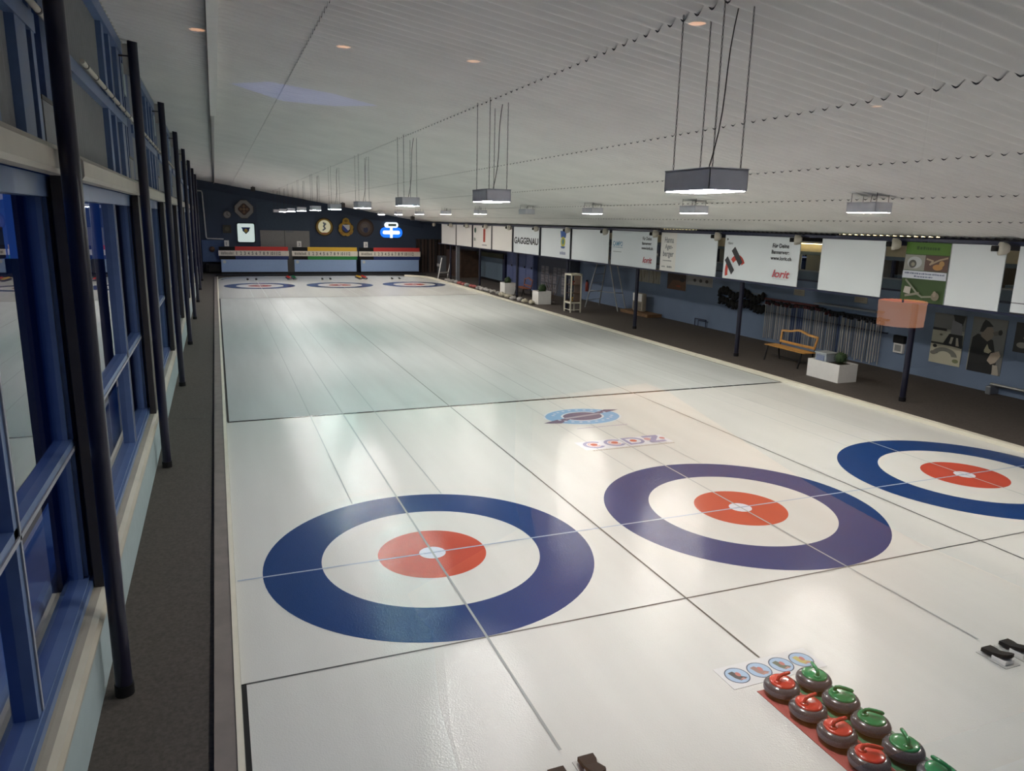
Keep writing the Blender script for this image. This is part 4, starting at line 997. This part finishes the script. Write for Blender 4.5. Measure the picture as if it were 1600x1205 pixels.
bush((12.35, 6.93, .50), .08, 'small green sprig at the left end of the long planter', 60, 'green_sprig')
bush((11.95, 23.95, .70), .24, 'dark green plant in the planter right of the reddish bench', 200, 'leafy_plant')
bush((12.05, 28.65, .70), .22, 'dark green plant in the planter before the blue partition', 200, 'leafy_plant')
br = MB()
for i in range(14):
    p = Vector((12.9+random.uniform(-.1, .1), 24.9+random.uniform(-.15, .15), .0)); pts = [p]
    d = Vector((random.uniform(-.12, .12), random.uniform(-.2, .2), .3))
    for k in range(5): p = p+d; d = d+Vector((random.uniform(-.05, .05), random.uniform(-.08, .08), 0)); pts.append(p)
    br.tube(pts, [.012, .010, .008, .006, .005, .003], M['wood2'], 5)
top('bare_shrub', br, 'bare reddish twigs rising behind the right small planter', 'plant')
# stones and flowers along the curb
items = [(11.25, 36.9, 0), (11.30, 36.2, 0), (11.35, 35.5, 0), (11.35, 34.7, 1), (11.35, 34.1, 1), (11.38, 33.4, 0), (11.40, 32.7, 1), (11.40, 32.1, 1), (11.45, 31.4, 0), (11.45, 30.7, 0), (11.45, 30.0, 0), (11.48, 29.3, 0), (11.5, 28.5, 0), (11.4, 27.6, 2), (11.4, 26.9, 2), (11.3, 25.9, 0), (11.4, 25.3, 0), (11.35, 24.6, 2), (11.35, 23.8, 2)]
for i, (x, y, k) in enumerate(items):
    mb = MB(); m = [mat('pale_stone', (.40, .38, .36), .8, var=.2), mat('faded_red', (.34, .09, .08), .7), mat('cream_stone', (.46, .42, .32), .8, var=.2)][k]
    for q in range(3): mb.blob((x+random.uniform(-.08, .08), y+random.uniform(-.18, .18), .07), .10+random.uniform(0, .05), m, jit=.25, sq=(1, 1.2, .75))
    kind = ['pale grey', 'faded red', 'cream'][k]
    top('edging_stone', mb, '%s rough edging stone on the floor behind the far right curb' % kind, 'stone', '%s edging stones behind the far right curb' % kind)

# ================================================================== STONES, HACKS, MATS (near)
def stone(cm_, label, grp, cap_name):
    t = thing('curling_stone', label, 'curling stone', (0, 0, 0), group=grp)
    body = MB()
    up = [(0, .0), (.062, .0), (.10, .006), (.124, .020), (.137, .036)]
    band = [(.137, .036), (.1405, .046), (.1405, .068), (.137, .078)]
    lo = [(.137, .078), (.128, .092), (.112, .103), (.098, .108), (.0, .108)]
    body.lathe(up, M['granite'], 48).lathe(band, M['granite2'], 48).lathe(lo, M['granite'], 48)
    part('body', body, t)
    cap = part('cap', MB().lathe([(.100, .106), (.099, .114), (.090, .120), (.05, .125), (0, .126)], cm_, 40), t, label=cap_name+' cap')
    h = MB().tube([(-.052, 0, .118), (-.056, 0, .140), (-.048, 0, .163), (-.025, 0, .172), (.02, 0, .172), (.066, 0, .168), (.078, 0, .166)], [.019, .014, .0135, .0145, .015, .0145, .008], cm_, 12)
    h.lathe([(.034, 0), (.030, .008), (.018, .018), (0, .018)], cm_, 20, (-.052, 0, .118))
    part('handle', h, t, label=cap_name+' handle')
    return t
ord5 = ['farthest', 'second farthest', 'third farthest', 'fourth farthest', 'fifth farthest', 'sixth farthest']
ra = [.12, .15, .05, -.62, -.9, .3]; ga = [1.2, -.85, -.75, 1.1, 1.7, .4]
s0 = g0 = None
for k in range(6):
    loc = (1.965, -3.42-.292*k, .0145)
    lb = 'grey curling stone with red handle, %s of the red row' % ord5[k]
    if s0 is None: s0 = stone(M['redp'], lb, 'red handled curling stones', 'red'); s0.location = loc; s0.rotation_euler = (0, 0, ra[0])
    else: dup(s0, loc, ra[k], lb)
    loc = (2.29, -3.43-.290*k, .0145)
    lb = 'grey curling stone with green handle, %s of the green row' % ord5[k]
    if g0 is None: g0 = stone(M['greenp'], lb, 'green handled curling stones', 'green'); g0.location = loc; g0.rotation_euler = (0, 0, ga[0])
    else: dup(g0, loc, ga[k], lb)
def matm(name, x0, x1, y0, y1, m, label):
    top(name, MB().prism([(x0, y0), (x1, y0), (x1, y1), (x0, y1)], .0105, .0135, m), label, 'mat')
matm('stone_mat', 1.80, 2.125, -6.2, -3.33, mat('red_mat', (.42, .10, .09), .45, var=.06), 'flat red strip under the red curling stones')
matm('stone_mat', 2.13, 2.45, -6.2, -3.33, mat('green_mat', (.05, .20, .10), .45, var=.06), 'flat green strip under the green curling stones')
mb = MB().prism([(1.64, -3.25), (2.62, -3.25), (2.62, -2.96), (1.64, -2.96)], .0105, .0138, flat((.66, .66, .66)))
a = Art(mb, (0, 0, .0139), (1, 0, 0), (0, 1, 0), (0, 0, 1), .0005)
for i, cx in enumerate((1.785, 2.015, 2.25, 2.47)):
    a.k = 0; a.ell(cx, -3.1, .108, .108, (.06, .10, .16)); a.ell(cx, -3.1, .098, .098, (.36, .50, .66))
    a.poly([(cx-.06, -3.05), (cx-.01, -3.04), (cx+.03, -3.12), (cx+.07, -3.15), (cx-.01, -3.17), (cx-.04, -3.13)], [(.06, .07, .08), (.35, .22, .2), (.13, .16, .12), (.5, .42, .15)][i])
    a.ell(cx+.015, -3.09, .022, .03, (.50, .18, .16), 12); a.poly([(cx-.02, -3.16), (cx+.03, -3.14), (cx+.05, -3.17)], (.5, .25, .22))
top('instruction_sheet', mb, 'white sheet with four round blue pictures lying before the curling stones', 'sheet')
# hacks
def hack(label, loc):
    t = thing('starting_hack', label, 'hack', loc, group='black starting hacks')
    prof = [(-.060, .10), (.060, .10), (.056, .04), (.040, -.0), (.052, -.05), (.055, -.09), (.040, -.125), (0, -.135), (-.040, -.125), (-.058, -.09), (-.060, 0)]
    mb = MB(); n = len(prof)
    zt = lambda y: .055+.02*max(0, (.10-y)/.235)+.03*max(0, -y-.02)/.1
    vs = [(x, y, zt(y)-.035) for x, y in prof]+[(x, y, zt(y)) for x, y in prof]
    mb.add(vs, [list(range(n))[::-1], list(range(n, 2*n))]+[(i, (i+1) % n, n+(i+1) % n, n+i) for i in range(n)], M['black'])
    part('foot_pad', mb, t)
    part('base_block', MB().box(-.062, .055, -.13, .0, 0, .045, M['white'], .006), t)
    part('base_plate', MB().box(-.09, .09, -.16, .12, 0, .006, mat('clear_plate', (.5, .5, .48), .3)), t)
    return t
hk = hack('black hack with white base, left one on the left lane', (-.135, -3.70, .0105))
for i, (x, y, l) in enumerate([(.115, -3.66, 'black hack with white base, right one on the left lane'), (Wd-.13, -3.66, 'black hack with white base, left one on the middle lane'), (Wd+.13, -3.64, 'black hack with white base, right one on the middle lane, cut by the picture edge')]): dup(hk, (x, y, .0105), 0, l)
for j in range(3):
    for s in (-1, 1):
        l = 'small black far hack, %s one before the %s scoreboard' % ('left' if s < 0 else 'right', ['left', 'middle', 'right'][j])
        dup(hk, (j*Wd+s*.24-.25+.2*j*0, D+3.75, .0105), PI, l)
# far stones groups (seen as small colour patches)
for j, (cx, ca, cb_, la, lb) in enumerate([(2.05, M['redp'], M['greenp'], 'red', 'green'), (6.30, mat('yellow_plastic', (.55, .33, .02), .3), M['redp'], 'yellow', 'red')]):
    for s, cmm, nm in ((-1, ca, la), (1, cb_, lb)):
        for q in range(5):
            mb = MB().lathe([(0, 0), (.11, .0), (.14, .04), (.14, .07), (.10, .108), (0, .11)], M['granite'], 16, (cx+s*.16, D+4.0+q*.30, .011)).lathe([(.10, .108), (.09, .12), (0, .126)], cmm, 16, (cx+s*.16, D+4.0+q*.30, .011)).box(cx+s*.16-.05, cx+s*.16+.05, D+3.98+q*.3, D+4.02+q*.3, .14, .18, cmm)
            top('curling_stone', mb, 'distant %s topped curling stone between the %s scoreboards' % (nm, ['left and middle', 'middle and right'][j]), 'curling stone', 'distant %s stones between the %s scoreboards' % (nm, ['left and middle', 'middle and right'][j]))

# ================================================================== VIEWING GALLERY BEHIND THE PANE (the room the photo is taken from)
GZ, GC, GB = 2.0, 4.90, -13.2
gm = mat('gallery_wall_dark', (.10, .075, .055), .8); gf = mat('gallery_floor', (.08, .055, .04), .6)
struct('floor_gallery', MB().box(-3.45, 8, GB, Y0-.12, GZ-.1, GZ, gf))
struct('wall_gallery', MB().box(-3.45, 8, GB-.1, GB, GZ, GC, gm).box(-3.55, -3.45, GB, Y0-.12, GZ, GC, gm).box(8, 8.1, GB, Y0-.12, GZ, GC, gm))
gcm = MB().box(-3.45, 8, GB, Y0-.12, GC, GC+.1, mat('gallery_ceiling', (.10, .085, .07), .8)); struct('ceiling_gallery', gcm)

# ceiling downlights, a hanging lamp shade and an added orange panel, all mirrored in the pane
dl = None
gl = glow('downlight_orange', (1.0, .50, .26), 9.0)
for i, (x, y) in enumerate([(-2.11, -12.21), (-1.15, -12.25), (-.17, -12.27), (.69, -10.62), (4.03, -12.36)]):
    if dl is None:
        dl = thing('downlight', '', 'downlight', (x, y, GC-.012), group='orange downlights of the viewing gallery'); t = dl
        part('lens', MB().lathe([(0, 0), (.052, 0), (.052, .01), (0, .01)], gl, 20), t); part('ring', MB().lathe([(.054, -.004), (.066, -.004), (.066, .012), (.054, .012)], M['steel'], 20), t)
    else: t = dup(dl, (x, y, GC-.012), 0)
    t['label'] = 'small orange downlight mirrored on the ceiling, %s from the left' % ['first faint', 'second', 'third', 'fourth', 'rightmost'][i]
ls = thing('hanging_lamp_shade', 'pinkish glowing lamp shade mirrored over the right aisle below the green banner', 'lamp shade', (1.96, -10.0, 3.11))
part('shade', MB().lathe([(.125, 0), (.135, .0), (.140, .155), (.13, .155)], glow('shade_pink', (1.0, .45, .24), 2.4), 32), ls)
fr = MB()
for k in range(40): a_ = 2*PI*k/40; fr.tube([(.135*math.cos(a_), .135*math.sin(a_), 0), (.135*math.cos(a_), .135*math.sin(a_), -.014)], .004, M['redwood'], 4)
part('fringe', fr, ls); part('cord', MB().tube([(0, 0, .1), (0, 0, GC-3.11)], .006, M['black'], 6).tube([(-.13, 0, .12), (.13, 0, .12)], .004, M['black'], 6), ls)
# panel added behind the viewer; its reflection makes the warm veil
st = thing('veil_panel', 'orange panel added unseen, mirrored as a warm veil over the middle target', 'veil panel', (-.9, -8.1, GZ))
outl = [(-1.43, 3.28), (-1.07, 3.30), (-.59, 3.01), (-.10, 2.75), (.45, 2.5), (.6, 2.0), (-1.5, 2.0), (-1.62, 2.5), (-1.64, 2.73), (-1.70, 2.82), (-1.41, 2.95), (-1.43, 3.05)]
sb = MB(); n = len(outl)
sb.add([(x, -8.06, z) for x, z in outl]+[(x, -8.16, z) for x, z in outl], [list(range(n)), list(range(n, 2*n))[::-1]]+[(i, (i+1) % n, n+(i+1) % n, n+i) for i in range(n)], mat('veil_orange', (.80, .42, .15), .8, var=.05))
part('veil_surface', sb, st, True)
part('frame', MB().box(-1.45, .55, -8.22, -8.165, GZ, 2.5, M['wood2']), st, True)
la = bpy.data.lights.new('veil_spot', 'SPOT'); la.energy = 300; la.color = (1, .72, .45); la.spot_size = .86; la.spot_blend = .75; la.shadow_soft_size = .05  # unseen lamp added to brighten the orange panel
lo = bpy.data.objects.new('veil_spot', la); C.objects.link(lo); lo.location = (-.9, -7.25, 4.55)
lo.rotation_euler = (Vector((-.82, -8.06, 2.93))-lo.location).to_track_quat('-Z', 'Y').to_euler()
bs = glow('blue_smear', (.16, .22, 1.0), 1.6)  # glow added and shaped for the blue smear mirrored in the pane
sb = MB(); sb.add([(-1.90, -13.18, 4.72), (-1.6, -13.18, 4.76), (-1.1, -13.18, 4.71), (-.72, -13.18, 4.64), (-1.1, -13.18, 4.61), (-1.5, -13.18, 4.62)], [(0, 1, 2, 3, 4, 5)], bs)
top('blue_smear_glow', sb.box(-1.7, -1.0, -13.2, -13.185, 4.65, 4.69, M['black']), 'dim blue glow added unseen, mirrored on the ceiling left of centre', 'light')
